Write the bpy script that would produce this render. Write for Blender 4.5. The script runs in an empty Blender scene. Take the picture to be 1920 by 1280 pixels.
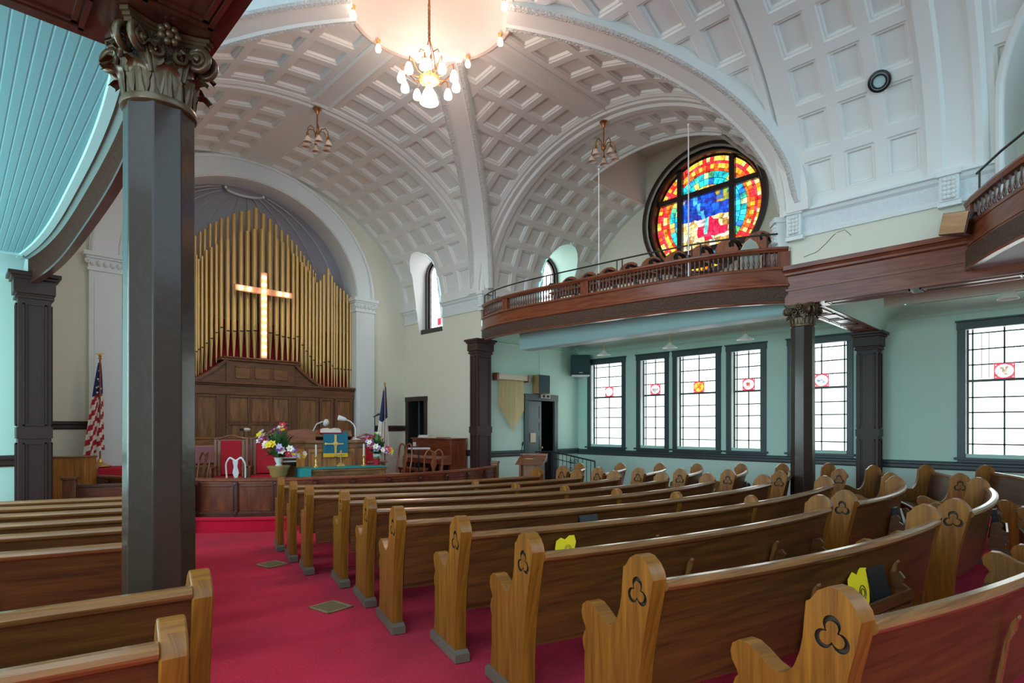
import bpy, bmesh, math, random
from mathutils import Vector, Matrix
random.seed(7)
R = math.radians
PI = math.pi
SC = bpy.context.scene
COL = SC.collection
ZE = 1.52                      # eye height; heights below written as ZE + h are measured from the eye

# ------------------------------------------------------------------ materials
def new_mat(name):
    m = bpy.data.materials.new(name); m.use_nodes = True
    nt = m.node_tree; b = nt.nodes['Principled BSDF']
    return m, nt, b
def link(nt, a, b): nt.links.new(a, b)
def node(nt, t, **kw):
    n = nt.nodes.new(t)
    for k, v in kw.items():
        if k in n.inputs: n.inputs[k].default_value = v
        else: setattr(n, k, v)
    return n
def plain(name, col, rough=.5, metal=0., spec=.5, coat=0., bump=0., bscale=60., vary=0., vscale=3.):
    m, nt, b = new_mat(name)
    b.inputs['Base Color'].default_value = (*col, 1); b.inputs['Roughness'].default_value = rough
    b.inputs['Metallic'].default_value = metal; b.inputs['Specular IOR Level'].default_value = spec
    b.inputs['Coat Weight'].default_value = coat; b.inputs['Coat Roughness'].default_value = .12
    tc = node(nt, 'ShaderNodeTexCoord')
    if bump:
        n = node(nt, 'ShaderNodeTexNoise', Scale=bscale, Detail=4.); link(nt, tc.outputs['Object'], n.inputs['Vector'])
        bp = node(nt, 'ShaderNodeBump', Strength=bump, Distance=.02); link(nt, n.outputs['Fac'], bp.inputs['Height']); link(nt, bp.outputs[0], b.inputs['Normal'])
    if vary:
        n = node(nt, 'ShaderNodeTexNoise', Scale=vscale, Detail=6.); link(nt, tc.outputs['Object'], n.inputs['Vector'])
        r = node(nt, 'ShaderNodeValToRGB')
        r.color_ramp.elements[0].position = .3; r.color_ramp.elements[1].position = .7
        r.color_ramp.elements[0].color = (*[c * (1 - vary) for c in col], 1); r.color_ramp.elements[1].color = (*[min(1, c * (1 + vary)) for c in col], 1)
        link(nt, n.outputs['Fac'], r.inputs[0]); link(nt, r.outputs[0], b.inputs['Base Color'])
    return m
def wood(name, dark, light, rough=.35, sx=1.6, sy=26., coat=.25, bump=.12):
    m, nt, b = new_mat(name)
    uv = node(nt, 'ShaderNodeUVMap'); mp = node(nt, 'ShaderNodeMapping'); mp.inputs['Scale'].default_value = (sx, sy, 1)
    link(nt, uv.outputs[0], mp.inputs[0])
    n1 = node(nt, 'ShaderNodeTexNoise', Scale=1.5, Detail=7., Roughness=.6, Distortion=.7); link(nt, mp.outputs[0], n1.inputs['Vector'])
    mp2 = node(nt, 'ShaderNodeMapping'); mp2.inputs['Scale'].default_value = (sx * 2.2, sy * 5, 1); link(nt, uv.outputs[0], mp2.inputs[0])
    n2 = node(nt, 'ShaderNodeTexNoise', Scale=2., Detail=3.); link(nt, mp2.outputs[0], n2.inputs['Vector'])
    mx = node(nt, 'ShaderNodeMath', operation='ADD'); mm = node(nt, 'ShaderNodeMath', operation='MULTIPLY'); mm.inputs[1].default_value = .35
    link(nt, n2.outputs['Fac'], mm.inputs[0]); link(nt, n1.outputs['Fac'], mx.inputs[0]); link(nt, mm.outputs[0], mx.inputs[1])
    r = node(nt, 'ShaderNodeValToRGB'); r.color_ramp.elements[0].position = .45; r.color_ramp.elements[1].position = .9
    r.color_ramp.elements[0].color = (*dark, 1); r.color_ramp.elements[1].color = (*light, 1)
    link(nt, mx.outputs[0], r.inputs[0]); link(nt, r.outputs[0], b.inputs['Base Color'])
    b.inputs['Roughness'].default_value = rough; b.inputs['Specular IOR Level'].default_value = .38; b.inputs['Coat Weight'].default_value = coat; b.inputs['Coat Roughness'].default_value = .18
    bp = node(nt, 'ShaderNodeBump', Strength=bump, Distance=.004); link(nt, mx.outputs[0], bp.inputs['Height']); link(nt, bp.outputs[0], b.inputs['Normal'])
    return m
def glow(name, col, s):
    m, nt, b = new_mat(name); b.inputs['Base Color'].default_value = (*[min(1, c) for c in col], 1)
    b.inputs['Emission Color'].default_value = (*col, 1); b.inputs['Emission Strength'].default_value = s
    return m
def glass_colours(name, s):
    m, nt, b = new_mat(name); a = node(nt, 'ShaderNodeVertexColor', layer_name='Col')
    tc = node(nt, 'ShaderNodeTexCoord'); n = node(nt, 'ShaderNodeTexNoise', Scale=9., Detail=3.); link(nt, tc.outputs['Object'], n.inputs['Vector'])
    r = node(nt, 'ShaderNodeValToRGB'); r.color_ramp.elements[0].position = .3; r.color_ramp.elements[1].position = .62
    r.color_ramp.elements[0].color = (.25, .25, .25, 1); r.color_ramp.elements[1].color = (1, 1, 1, 1); link(nt, n.outputs['Fac'], r.inputs[0])
    mx = node(nt, 'ShaderNodeMix', data_type='RGBA', blend_type='MULTIPLY'); mx.inputs['Factor'].default_value = 1
    link(nt, a.outputs[0], mx.inputs['A']); link(nt, r.outputs[0], mx.inputs['B'])
    link(nt, mx.outputs['Result'], b.inputs['Emission Color']); b.inputs['Emission Strength'].default_value = s
    b.inputs['Base Color'].default_value = (.02, .02, .02, 1); b.inputs['Roughness'].default_value = .2
    return m
def ornament(name, col, scale=26., dist=.02, rough=.5, strength=.9):
    m, nt, b = new_mat(name); b.inputs['Roughness'].default_value = rough
    tc = node(nt, 'ShaderNodeTexCoord'); v = node(nt, 'ShaderNodeTexVoronoi', Scale=scale, feature='SMOOTH_F1'); link(nt, tc.outputs['Object'], v.inputs['Vector'])
    n = node(nt, 'ShaderNodeTexNoise', Scale=scale * 1.7, Detail=3., Distortion=1.5); link(nt, tc.outputs['Object'], n.inputs['Vector'])
    mx = node(nt, 'ShaderNodeMath', operation='ADD'); link(nt, v.outputs['Distance'], mx.inputs[0]); link(nt, n.outputs['Fac'], mx.inputs[1])
    bp = node(nt, 'ShaderNodeBump', Strength=strength, Distance=dist); link(nt, mx.outputs[0], bp.inputs['Height']); link(nt, bp.outputs[0], b.inputs['Normal'])
    b.inputs['Base Color'].default_value = (*col, 1)
    return m
def boards(name, col, pitch, axis=0, rough=.45):
    """painted bead-board: grooves every `pitch` metres plus a fine embossed pattern, as bump"""
    m, nt, b = new_mat(name); b.inputs['Base Color'].default_value = (*col, 1); b.inputs['Roughness'].default_value = rough
    tc = node(nt, 'ShaderNodeTexCoord'); sp = node(nt, 'ShaderNodeSeparateXYZ'); link(nt, tc.outputs['Object'], sp.inputs[0])
    d = node(nt, 'ShaderNodeMath', operation='DIVIDE'); d.inputs[1].default_value = pitch; link(nt, sp.outputs[axis], d.inputs[0])
    f = node(nt, 'ShaderNodeMath', operation='FRACT'); link(nt, d.outputs[0], f.inputs[0])
    r = node(nt, 'ShaderNodeValToRGB'); e = r.color_ramp.elements
    e[0].position = 0; e[0].color = (0, 0, 0, 1); e[1].position = .09; e[1].color = (1, 1, 1, 1)
    e2 = e.new(.86); e2.color = (1, 1, 1, 1); e3 = e.new(.93); e3.color = (.35, .35, .35, 1); e4 = e.new(1.); e4.color = (0, 0, 0, 1)
    link(nt, f.outputs[0], r.inputs[0])
    n = node(nt, 'ShaderNodeTexVoronoi', Scale=42.); link(nt, tc.outputs['Object'], n.inputs['Vector'])
    mm = node(nt, 'ShaderNodeMath', operation='MULTIPLY'); mm.inputs[1].default_value = .22; link(nt, n.outputs['Distance'], mm.inputs[0])
    ad = node(nt, 'ShaderNodeMath', operation='ADD'); link(nt, r.outputs[0], ad.inputs[0]); link(nt, mm.outputs[0], ad.inputs[1])
    bp = node(nt, 'ShaderNodeBump', Strength=.35, Distance=.006); link(nt, ad.outputs[0], bp.inputs['Height']); link(nt, bp.outputs[0], b.inputs['Normal'])
    return m
def carpet_mat():
    m, nt, b = new_mat('red_carpet'); tc = node(nt, 'ShaderNodeTexCoord')
    n = node(nt, 'ShaderNodeTexNoise', Scale=110., Detail=3.); link(nt, tc.outputs['Object'], n.inputs['Vector'])
    n2 = node(nt, 'ShaderNodeTexNoise', Scale=1.1, Detail=4.); link(nt, tc.outputs['Object'], n2.inputs['Vector'])
    ad = node(nt, 'ShaderNodeMath', operation='ADD'); link(nt, n.outputs['Fac'], ad.inputs[0]); link(nt, n2.outputs['Fac'], ad.inputs[1])
    r = node(nt, 'ShaderNodeValToRGB'); r.color_ramp.elements[0].position = .68; r.color_ramp.elements[1].position = 1.
    r.color_ramp.elements[0].color = (.44, .007, .028, 1); r.color_ramp.elements[1].color = (.72, .014, .054, 1)
    mlt = node(nt, 'ShaderNodeMath', operation='MULTIPLY'); mlt.inputs[1].default_value = .85; link(nt, ad.outputs[0], mlt.inputs[0])
    link(nt, mlt.outputs[0], r.inputs[0]); link(nt, r.outputs[0], b.inputs['Base Color'])
    b.inputs['Roughness'].default_value = .95; b.inputs['Specular IOR Level'].default_value = .1
    b.inputs['Sheen Weight'].default_value = .25; b.inputs['Sheen Tint'].default_value = (1, .3, .4, 1)
    bp = node(nt, 'ShaderNodeBump', Strength=.9, Distance=.012); link(nt, n.outputs['Fac'], bp.inputs['Height']); link(nt, bp.outputs[0], b.inputs['Normal'])
    return m

M = {}
M['vault'] = plain('white_plaster', (.74, .775, .745), .55, bump=.05, bscale=14)
M['vault_orn'] = ornament('white_ornament_plaster', (.74, .775, .745), 30, .03, .5)
M['dome'] = plain('dome_plaster', (.66, .56, .51), .6)
M['cream'] = plain('cream_wall_paint', (.70, .70, .58), .6, bump=.03, bscale=10, vary=.03, vscale=.8)
M['mint'] = plain('wall_paint_teal_daylight', (.54, .79, .69), .55, bump=.03, bscale=10)  # same paint as the cream walls, teal daylight put into its colour
M['aqua'] = plain('teal_light_paint', (.48, .74, .74), .5)  # teal cast of the light and bulkhead shade put into the colour
M['trimwhite'] = plain('white_trim_paint', (.74, .80, .79), .45)
M['cornice_orn'] = ornament('cornice_frieze', (.70, .77, .78), 14, .03, .5, .6)
M['board_aqua'] = boards('beadboard_teal_light', (.24, .57, .62), .06, 0)  # teal cast of the light painted into the soffit boards
M['board_mint'] = boards('beadboard_mint_daylight', (.64, .86, .77), .07, 1)  # greened to stand in for window daylight on the boards
M['cornerchair'] = plain('sage_cover', (.36, .42, .36), .7)
M['apse'] = plain('shade_grey_plaster', (.56, .56, .60), .6)  # shade inside the apse painted in as lavender grey
M['trim'] = plain('trim_paint_teal_daylight', (.050, .075, .082), .36, spec=.45, bump=.04, bscale=40)  # brownish paint with teal daylight put into its colour
M['pilaster'] = plain('dark_pilaster_paint', (.048, .028, .026), .38, spec=.25, bump=.05, bscale=30)
M['column'] = plain('brown_column_paint', (.036, .022, .015), .30, spec=.24, coat=.35, bump=.12, bscale=18)
M['capital'] = plain('bronze_capital_paint', (.105, .070, .036), .34, spec=.5, metal=.35)
M['capbell'] = ornament('bronze_relief', (.085, .058, .032), 30, .03, .4, 1.)
M['door_teal_lit'] = plain('door_paint_teal_lit', (.10, .135, .14), .4)  # trim paint lightened, teal light on the leaf painted in
M['mahog'] = wood('mahogany', (.095, .020, .009), (.26, .075, .030), .30, 1.2, 12, .35)
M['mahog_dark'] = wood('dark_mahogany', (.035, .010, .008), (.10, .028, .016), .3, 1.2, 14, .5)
M['lincrusta'] = ornament('brown_embossed_frieze', (.085, .045, .028), 34, .02, .42)
M['lincrusta_dimmed'] = ornament('embossed_frieze_dimmed', (.058, .020, .009), 34, .02, .6)  # same frieze, darkened in colour to offset the west window light
M['lincrusta_dimmed'].node_tree.nodes['Principled BSDF'].inputs['Specular IOR Level'].default_value = .12
M['spindle'] = plain('dark_spindle_wood', (.085, .028, .018), .3, coat=.4)
M['oak_lit'] = wood('oak_pew_lit', (.125, .042, .005), (.33, .122, .013), .38, 1.1, 15, .10)  # light falling on the pew ends painted into the oak
M['oak_shaded'] = wood('oak_pew_shaded', (.044, .013, .004), (.155, .050, .010), .36, .9, 16, .12)  # same oak as the ends, shade on the backs put into the colour
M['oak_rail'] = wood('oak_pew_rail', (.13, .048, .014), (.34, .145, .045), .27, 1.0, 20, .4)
M['carved'] = plain('carved_groove', (.030, .015, .006), .6)
M['plinth'] = plain('worn_plinth', (.15, .115, .085), .5)
M['panel'] = wood('walnut_panel', (.12, .050, .018), (.36, .16, .058), .36, 1.4, 10, .15)
M['case'] = wood('walnut_frame', (.095, .036, .016), (.25, .098, .040), .36, 1.4, 14, .15)
M['rail_wood'] = wood('chancel_rail_wood', (.065, .014, .007), (.20, .052, .018), .3, 1.2, 10, .4)
M['pulpit'] = wood('honey_oak', (.26, .10, .02), (.60, .27, .06), .34, 1.4, 14, .3)
M['piano'] = wood('red_mahogany_veneer', (.13, .028, .012), (.26, .07, .028), .25, 1.4, 10, .6)
M['chairwood'] = wood('cherry_chair_wood', (.14, .04, .015), (.32, .11, .045), .3, 1.4, 12, .4)
M['gold'] = plain('gold_pipe_paint', (.64, .43, .155), .36, metal=.5, spec=.6)
M['golddark'] = plain('pipe_mouth', (.03, .02, .01), .6)
M['brass'] = plain('brass', (.72, .48, .16), .3, metal=.75)
M['copper'] = plain('antique_brass', (.42, .20, .075), .35, metal=.9)
M['red'] = plain('red_velvet', (.50, .008, .025), .8, bump=.1, bscale=120)
M['redcloth'] = plain('red_grille_cloth', (.36, .006, .020), .85)
M['pink'] = plain('dusty_rose_cushion', (.40, .18, .20), .75)
M['cream_seat'] = plain('cream_fabric', (.72, .66, .52), .8)
M['white'] = plain('white_paint', (.78, .80, .80), .35)
M['whitemat'] = plain('white_paper', (.82, .81, .74), .7)
M['teal'] = plain('teal_cloth', (.012, .26, .26), .75, bump=.1, bscale=90)
M['blue_teal'] = plain('blue_teal_cloth', (.008, .16, .25), .7)
M['yellow'] = plain('yellow_fringe', (.85, .55, .02), .6)
M['yellowcard'] = plain('yellow_card', (.95, .66, .01), .5)
M['black'] = plain('black_paint', (.012, .012, .013), .35)
M['blackcloth'] = plain('black_cloth_cover', (.018, .017, .020), .55)
M['void'] = plain('dark_room', (.012, .011, .012), .9)
M['speaker'] = plain('dark_speaker_cloth', (.020, .060, .065), .7, bump=.2, bscale=300)
M['tan'] = wood('tan_veneer', (.28, .15, .06), (.46, .28, .12), .4, 1.2, 8, .2)
M['frost'] = plain('frosted_glass', (.75, .60, .48), .35)
M['frostwhite'] = plain('opal_glass', (.80, .86, .80), .3)
M['lead'] = plain('lead_came', (.010, .009, .010), .5)
M['sash'] = plain('sash_bar', (.055, .085, .085), .45)
M['rosewood'] = plain('dark_window_frame', (.028, .018, .016), .35, coat=.3)
M['carpet'] = carpet_mat()
M['ventbrass'] = plain('floor_register_brass', (.38, .30, .17), .45, metal=.5)
M['leaf'] = plain('green_leaf', (.05, .17, .05), .5, vary=.4, vscale=14)
M['f_white'] = plain('white_petal', (.85, .84, .80), .6)
M['f_yellow'] = plain('yellow_petal', (.85, .60, .03), .6)
M['f_purple'] = plain('purple_petal', (.22, .04, .32), .6)
M['f_lilac'] = plain('lilac_petal', (.48, .42, .75), .6)
M['f_red'] = plain('red_petal', (.55, .02, .10), .6)
M['flag_red'] = plain('flag_red', (.45, .012, .022), .7)
M['flag_white'] = plain('flag_white', (.78, .76, .70), .7)
M['flag_blue'] = plain('flag_blue', (.012, .022, .12), .7)
M['pane'] = glow('daylit_pane', (.90, 1., .97), 1.7)
M['pane_west'] = glow('daylit_pane_west', (.70, .95, 1.), 7.5)
M['pane_hi'] = glow('daylit_pane_upper', (.97, .96, 1.), 3.)
M['medred'] = glow('lit_red_glass', (.85, .03, .06), 1.1)
M['med'] = glass_colours('lit_painted_glass', 1.3)
M['stain'] = glass_colours('lit_stained_glass', 1.5)
M['bulb'] = glow('lit_bulb', (1., .80, .62), 5.)
M['shade_lit'] = glow('lit_tulip_shade', (1., .86, .74), 2.6)
M['bulb_cross'] = glow('lit_cross_bulb', (1., .62, .32), 18.)
M['crossbody'] = plain('copper_cross_trough', (.62, .34, .22), .4)
M['iron'] = plain('wrought_iron', (.010, .012, .013), .4)

# ------------------------------------------------------------------ mesh builder
class MB:
    def __init__(s): s.v = []; s.f = []; s.m = []; s.c = None
    def add(s, vs, fs, mi=0):
        o = len(s.v); s.v += [tuple(p) for p in vs]
        for f in fs: s.f.append([i + o for i in f]); s.m.append(mi)
        return s
    def box(s, x0, x1, y0, y1, z0, z1, mi=0):
        vs = [(x, y, z) for z in (z0, z1) for y in (y0, y1) for x in (x0, x1)]
        return s.add(vs, [(0, 2, 3, 1), (4, 5, 7, 6), (0, 1, 5, 4), (2, 6, 7, 3), (0, 4, 6, 2), (1, 3, 7, 5)], mi)
    def obox(s, c, ax, ay, az, mi=0):
        c = Vector(c); ax = Vector(ax); ay = Vector(ay); az = Vector(az)
        vs = [c + ax * i + ay * j + az * k for k in (-1, 1) for j in (-1, 1) for i in (-1, 1)]
        return s.add(vs, [(0, 2, 3, 1), (4, 5, 7, 6), (0, 1, 5, 4), (2, 6, 7, 3), (0, 4, 6, 2), (1, 3, 7, 5)], mi)
    def prism(s, pts, a, b, mp, mi=0):
        """pts: 2D outline; mp(p, q, h) -> xyz ; extruded h from a to b"""
        n = len(pts); vs = [mp(p, q, a) for p, q in pts] + [mp(p, q, b) for p, q in pts]
        fs = [list(range(n))[::-1], list(range(n, 2 * n))] + [(i, (i + 1) % n, n + (i + 1) % n, n + i) for i in range(n)]
        return s.add(vs, fs, mi)
    def lathe(s, prof, n=20, c=(0, 0, 0), mi=0, axis=None, cap=True):
        """prof: (r, h) list along +z, or along `axis` vector"""
        c = Vector(c); az = Vector(axis).normalized() if axis is not None else Vector((0, 0, 1))
        ax = az.orthogonal().normalized(); ay = az.cross(ax)
        vs = []; fs = []
        for r, h in prof:
            for i in range(n):
                t = 2 * PI * i / n; vs.append(c + az * h + (ax * math.cos(t) + ay * math.sin(t)) * r)
        for j in range(len(prof) - 1):
            for i in range(n):
                k = (i + 1) % n; fs.append((j * n + i, j * n + k, (j + 1) * n + k, (j + 1) * n + i))
        if cap:
            if prof[0][0] > 1e-4: fs.append(tuple(range(n))[::-1])
            if prof[-1][0] > 1e-4: fs.append(tuple(range((len(prof) - 1) * n, len(prof) * n)))
        return s.add(vs, fs, mi)
    def tube(s, pts, r, n=8, mi=0, closed=False):
        pts = [Vector(p) for p in pts]; N = len(pts); rs = r if isinstance(r, (list, tuple)) else [r] * N
        vs = []; fs = []; ref = None
        for i, p in enumerate(pts):
            if closed: d = pts[(i + 1) % N] - pts[i - 1]
            else: d = pts[min(i + 1, N - 1)] - pts[max(i - 1, 0)]
            d = d.normalized() if d.length > 1e-9 else Vector((0, 0, 1))
            if ref is None: ref = d.orthogonal().normalized()
            ref = (ref - d * ref.dot(d)); ref = ref.normalized() if ref.length > 1e-6 else d.orthogonal().normalized()
            b = d.cross(ref)
            for k in range(n):
                t = 2 * PI * k / n; vs.append(p + (ref * math.cos(t) + b * math.sin(t)) * rs[i])
        for i in range(N if closed else N - 1):
            j = (i + 1) % N
            for k in range(n):
                l = (k + 1) % n; fs.append((i * n + k, i * n + l, j * n + l, j * n + k))
        if not closed: fs += [tuple(range(n))[::-1], tuple(range((N - 1) * n, N * n))]
        return s.add(vs, fs, mi)
    def sweep(s, frames, prof, mi=0, caps=True, closed_path=False):
        """frames: (origin, u, w); prof: closed 2D loop (a, b) -> o + a*u + b*w"""
        n = len(prof); vs = []; fs = []
        for o, u, w in frames:
            for a, b in prof: vs.append(Vector(o) + Vector(u) * a + Vector(w) * b)
        N = len(frames)
        for i in range(N if closed_path else N - 1):
            j = (i + 1) % N
            for k in range(n):
                l = (k + 1) % n; fs.append((i * n + k, j * n + k, j * n + l, i * n + l))
        if caps and not closed_path: fs += [tuple(range(n)), tuple(range((N - 1) * n, N * n))[::-1]]
        return s.add(vs, fs, mi)
    def ball(s, c, r, n=14, sz=1., mi=0):
        prof = [(r * math.sin(PI * i / 8), -r * sz * math.cos(PI * i / 8)) for i in range(9)]
        prof[0] = (1e-5, -r * sz); prof[-1] = (1e-5, r * sz)
        return s.lathe(prof, n, c, mi)
    def bm(s):
        b = bmesh.new(); vs = [b.verts.new(p) for p in s.v]
        for f, mi in zip(s.f, s.m):
            try: fc = b.faces.new([vs[i] for i in f]); fc.material_index = mi
            except ValueError: pass
        return b
    def build(s, name, mats, parent=None, grain=0, ang=35, flip=True, bevel=0, loc=None):
        b = s.bm(); return finish(b, name, mats, parent, grain, ang, flip, bevel, loc)

def finish(b, name, mats, parent=None, grain=0, ang=35, flip=True, bevel=0, loc=None):
    if flip: bmesh.ops.recalc_face_normals(b, faces=b.faces)
    uv = b.loops.layers.uv.new('UVMap')
    for f in b.faces:
        n = f.normal; k = max(range(3), key=lambda i: abs(n[i])); axs = [i for i in range(3) if i != k]
        g = grain if grain in axs else axs[0]; o = axs[0] if axs[1] == g else axs[1]
        for l in f.loops: l[uv].uv = (l.vert.co[g], l.vert.co[o] + l.vert.co[k] * .37)
    me = bpy.data.meshes.new(name); b.to_mesh(me); b.free()
    for m in (mats if isinstance(mats, (list, tuple)) else [mats]): me.materials.append(M[m] if isinstance(m, str) else m)
    me.polygons.foreach_set('use_smooth', [True] * len(me.polygons)); me.set_sharp_from_angle(angle=R(ang))
    o = bpy.data.objects.new(name, me); COL.objects.link(o)
    if parent is not None: o.parent = parent
    if loc is not None: o.location = loc
    if bevel:
        bv = o.modifiers.new('bevel', 'BEVEL'); bv.width = bevel; bv.segments = 2; bv.limit_method = 'ANGLE'; bv.angle_limit = R(40); bv.harden_normals = False
    return o
def thing(name, label, cat, loc=(0, 0, 0), rz=0, group=None):
    o = bpy.data.objects.new(name, None); COL.objects.link(o); o.empty_display_size = .1
    o.location = loc; o.rotation_euler = (0, 0, rz); o['label'] = label; o['category'] = cat
    if group: o['group'] = group
    return o
def tag(o, label, cat, group=None):
    o['label'] = label; o['category'] = cat
    if group: o['group'] = group
    return o
def struct(o, label=None):
    o['kind'] = 'structure'
    if label: o['label'] = label
    return o
def copy_tree(o, parent=None):
    c = o.copy(); COL.objects.link(c)
    if parent is not None: c.parent = parent
    for ch in list(o.children): copy_tree(ch, c)
    return c
def cr(P, k=5, closed=False):
    P = [Vector(p) for p in P]; n = len(P); out = []
    for i in range(n if closed else n - 1):
        a, b, c, d = (P[(i - 1) % n], P[i], P[(i + 1) % n], P[(i + 2) % n]) if closed else (P[max(i - 1, 0)], P[i], P[i + 1], P[min(i + 2, n - 1)])
        for j in range(k):
            t = j / k; out.append(.5 * ((2 * b) + (c - a) * t + (2 * a - 5 * b + 4 * c - d) * t * t + (3 * b - a - 3 * c + d) * t ** 3))
    if not closed: out.append(P[-1])
    return out
def room_box(m, x0, x1, y0, y1, z0, z1, skip):
    V = [(x, y, z) for z in (z0, z1) for y in (y0, y1) for x in (x0, x1)]; F = {'z0': (0, 2, 3, 1), 'z1': (4, 5, 7, 6), 'y0': (0, 1, 5, 4), 'y1': (2, 6, 7, 3), 'x0': (0, 4, 6, 2), 'x1': (1, 3, 7, 5)}
    return m.add(V, [f for k, f in F.items() if k != skip])
def floor_z(y): return -.016 * y
def cut_hole(b, poly, ia, ib, keep=lambda c: True):
    """remove from bmesh b everything inside the convex prism over poly (axes ia, ib)"""
    cx = sum(p[0] for p in poly) / len(poly); cy = sum(p[1] for p in poly) / len(poly)
    a0 = min(p[0] for p in poly); a1 = max(p[0] for p in poly); b0 = min(p[1] for p in poly); b1 = max(p[1] for p in poly)
    planes = []
    for i, p in enumerate(poly):
        q = poly[(i + 1) % len(poly)]; nx, ny = q[1] - p[1], p[0] - q[0]
        if nx * (cx - p[0]) + ny * (cy - p[1]) > 0: nx, ny = -nx, -ny
        L = math.hypot(nx, ny)
        if L < 1e-9: continue
        planes.append((p, nx / L, ny / L))
    for p, nx, ny in planes:
        fs = [f for f in b.faces if keep(f.calc_center_median()) and max(v.co[ia] for v in f.verts) > a0 - 1e-4 and min(v.co[ia] for v in f.verts) < a1 + 1e-4
              and max(v.co[ib] for v in f.verts) > b0 - 1e-4 and min(v.co[ib] for v in f.verts) < b1 + 1e-4]
        if not fs: return
        geom = list({v for f in fs for v in f.verts}) + list({e for f in fs for e in f.edges}) + fs
        co = [0, 0, 0]; no = [0, 0, 0]; co[ia], co[ib] = p; no[ia], no[ib] = nx, ny
        bmesh.ops.bisect_plane(b, geom=geom, plane_co=co, plane_no=no, dist=1e-6)
    dead = []
    for f in b.faces:
        c = f.calc_center_median()
        if keep(c) and all((c[ia] - p[0]) * nx + (c[ib] - p[1]) * ny < -1e-6 for p, nx, ny in planes): dead.append(f)
    bmesh.ops.delete(b, geom=dead, context='FACES')
def arch_poly(c, hw, z0, zs, n=10, rise=None):
    rise = hw if rise is None else rise
    return [(c - hw, z0), (c + hw, z0)] + [(c + hw * math.cos(PI * i / n), zs + rise * math.sin(PI * i / n)) for i in range(n + 1)]
def wall_grid(name, mat, axis, at, u0, u1, v0, v1, holes, n=1, side=None):
    """flat wall in the plane axis=at, spanning u (the other horizontal axis) and z, with convex holes"""
    mb = MB(); ux = 1 if axis == 0 else 0
    def P(u, z):
        p = [0, 0, z]; p[axis] = at; p[ux] = u; return p
    mb.add([P(u0, v0), P(u1, v0), P(u1, v1), P(u0, v1)], [(0, 1, 2, 3)])
    b = mb.bm()
    for h in holes: cut_hole(b, h, ux, 2)
    return struct(finish(b, name, mat, None, 2, flip=False))
# ------------------------------------------------------------------ the shell of the church
X0, AH, XE, XW = 4.9, 4.0, 8.9, .9
Y0, BH, YS, YN = 6.65, 3.45, 3.2, 10.1
ZS, RISE, YO, XWALL = ZE + 3.1, 2.85, 13.3, 12.7
A2, R2 = 3.38, 2.78            # transept barrel
A3, R3 = 3.94, 2.80            # chancel and rear barrels

fl = MB(); fl.add([(-9, -6, floor_z(-6)), (16, -6, floor_z(-6)), (16, 16, floor_z(16)), (-9, 16, floor_z(16))], [(0, 1, 2, 3)])
struct(fl.build('floor', 'carpet', flip=False))
# chancel platform: a bowed step
PC, PR = (6.3, 13.2), 4.75
pts = []
for i in range(41):
    t = R(183 + (303.2 - 183) * i / 40); pts.append((PC[0] + PR * math.cos(t), PC[1] + PR * math.sin(t)))
pts += [(8.9, 13.3), (1.5, 13.3)]
pm = MB(); pm.prism(pts, -.4, .08, lambda p, q, h: (p, q, h))
nose = [(p[0] + (p[0] - PC[0]) * .006, p[1] + (p[1] - PC[1]) * .006, .062) for p in pts[:41]]
pm.tube(nose, .022, 8)
PLAT = struct(pm.build('floor_platform', 'carpet', ang=30))
up = MB(); up.prism([(2.4, 11.6), (7.4, 11.6), (7.4, 13.3), (2.4, 13.3)], .08, .24, lambda p, q, h: (p, q, h)); struct(up.build('floor_choir', 'carpet'))

def bars(c0, c1, n, first, last, hb=.065):
    """coordinates and relief across n coffers between c0 and c1"""
    L = [(first, 0.)] if first < c0 - 1e-6 else []
    P = (c1 - c0) / n
    for i in range(n):
        a, b = c0 + P * i, c0 + P * (i + 1)
        L += [(a + hb, 0.), (a + hb + .02, .018), (a + hb + .038, .02), (a + hb + .055, .058),
              (b - hb - .055, .058), (b - hb - .038, .02), (b - hb - .02, .018), (b - hb, 0.)]
    if last > c1 - hb + 1e-6: L.append((last, 0.))
    return L
def ell(a, r, n=400):
    T = [(0., 0.)]; l = 0; px, pz = 0, r
    for i in range(1, n + 1):
        t = PI / 2 * i / n; x, z = a * math.sin(t), r * math.cos(t); l += math.hypot(x - px, z - pz); px, pz = x, z; T.append((l, t))
    return T
def ell_at(T, l):
    if l >= T[-1][0]: return T[-1][1]
    lo, hi = 0, len(T) - 1
    while hi - lo > 1:
        m = (lo + hi) // 2
        if T[m][0] <= l: lo = m
        else: hi = m
    a, b = T[lo], T[hi]; return a[1] + (b[1] - a[1]) * (l - a[0]) / (b[0] - a[0])
def barrel(axis, S, a, r, c0, ncell, crown=.30, foot=.12, sides=(-1, 1)):
    """coffered barrel ceiling; axis 0 or 1 is the direction of its length, S the (coordinate, relief) list along it"""
    T = ell(a, r); Lq = T[-1][0]
    half = [(0., 0.)] + bars(crown, Lq - foot, ncell, crown - .0, Lq)
    seen = []; [seen.append(h) for h in half if not seen or h[0] > seen[-1][0] + 1e-4]
    mb = MB()
    for sd in sides:
        V = []
        for s, ds in S:
            for l, dl in seen:
                t = ell_at(T, l); d = min(ds, dl)
                nx, nz = math.sin(t) / a, math.cos(t) / r; q = math.hypot(nx, nz); nx /= q; nz /= q
                o = sd * (a * math.sin(t) + nx * d); z = ZS + r * math.cos(t) + nz * d
                V.append((s, c0 + o, z) if axis == 0 else (c0 + o, s, z))
        n = len(seen); F = []
        for i in range(len(S) - 1):
            for j in range(n - 1): F.append((i * n + j, (i + 1) * n + j, (i + 1) * n + j + 1, i * n + j + 1))
        mb.add(V, F)
    b = mb.bm(); bmesh.ops.remove_doubles(b, verts=b.verts, dist=1e-4); return b
DOME_R = 1.13
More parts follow.
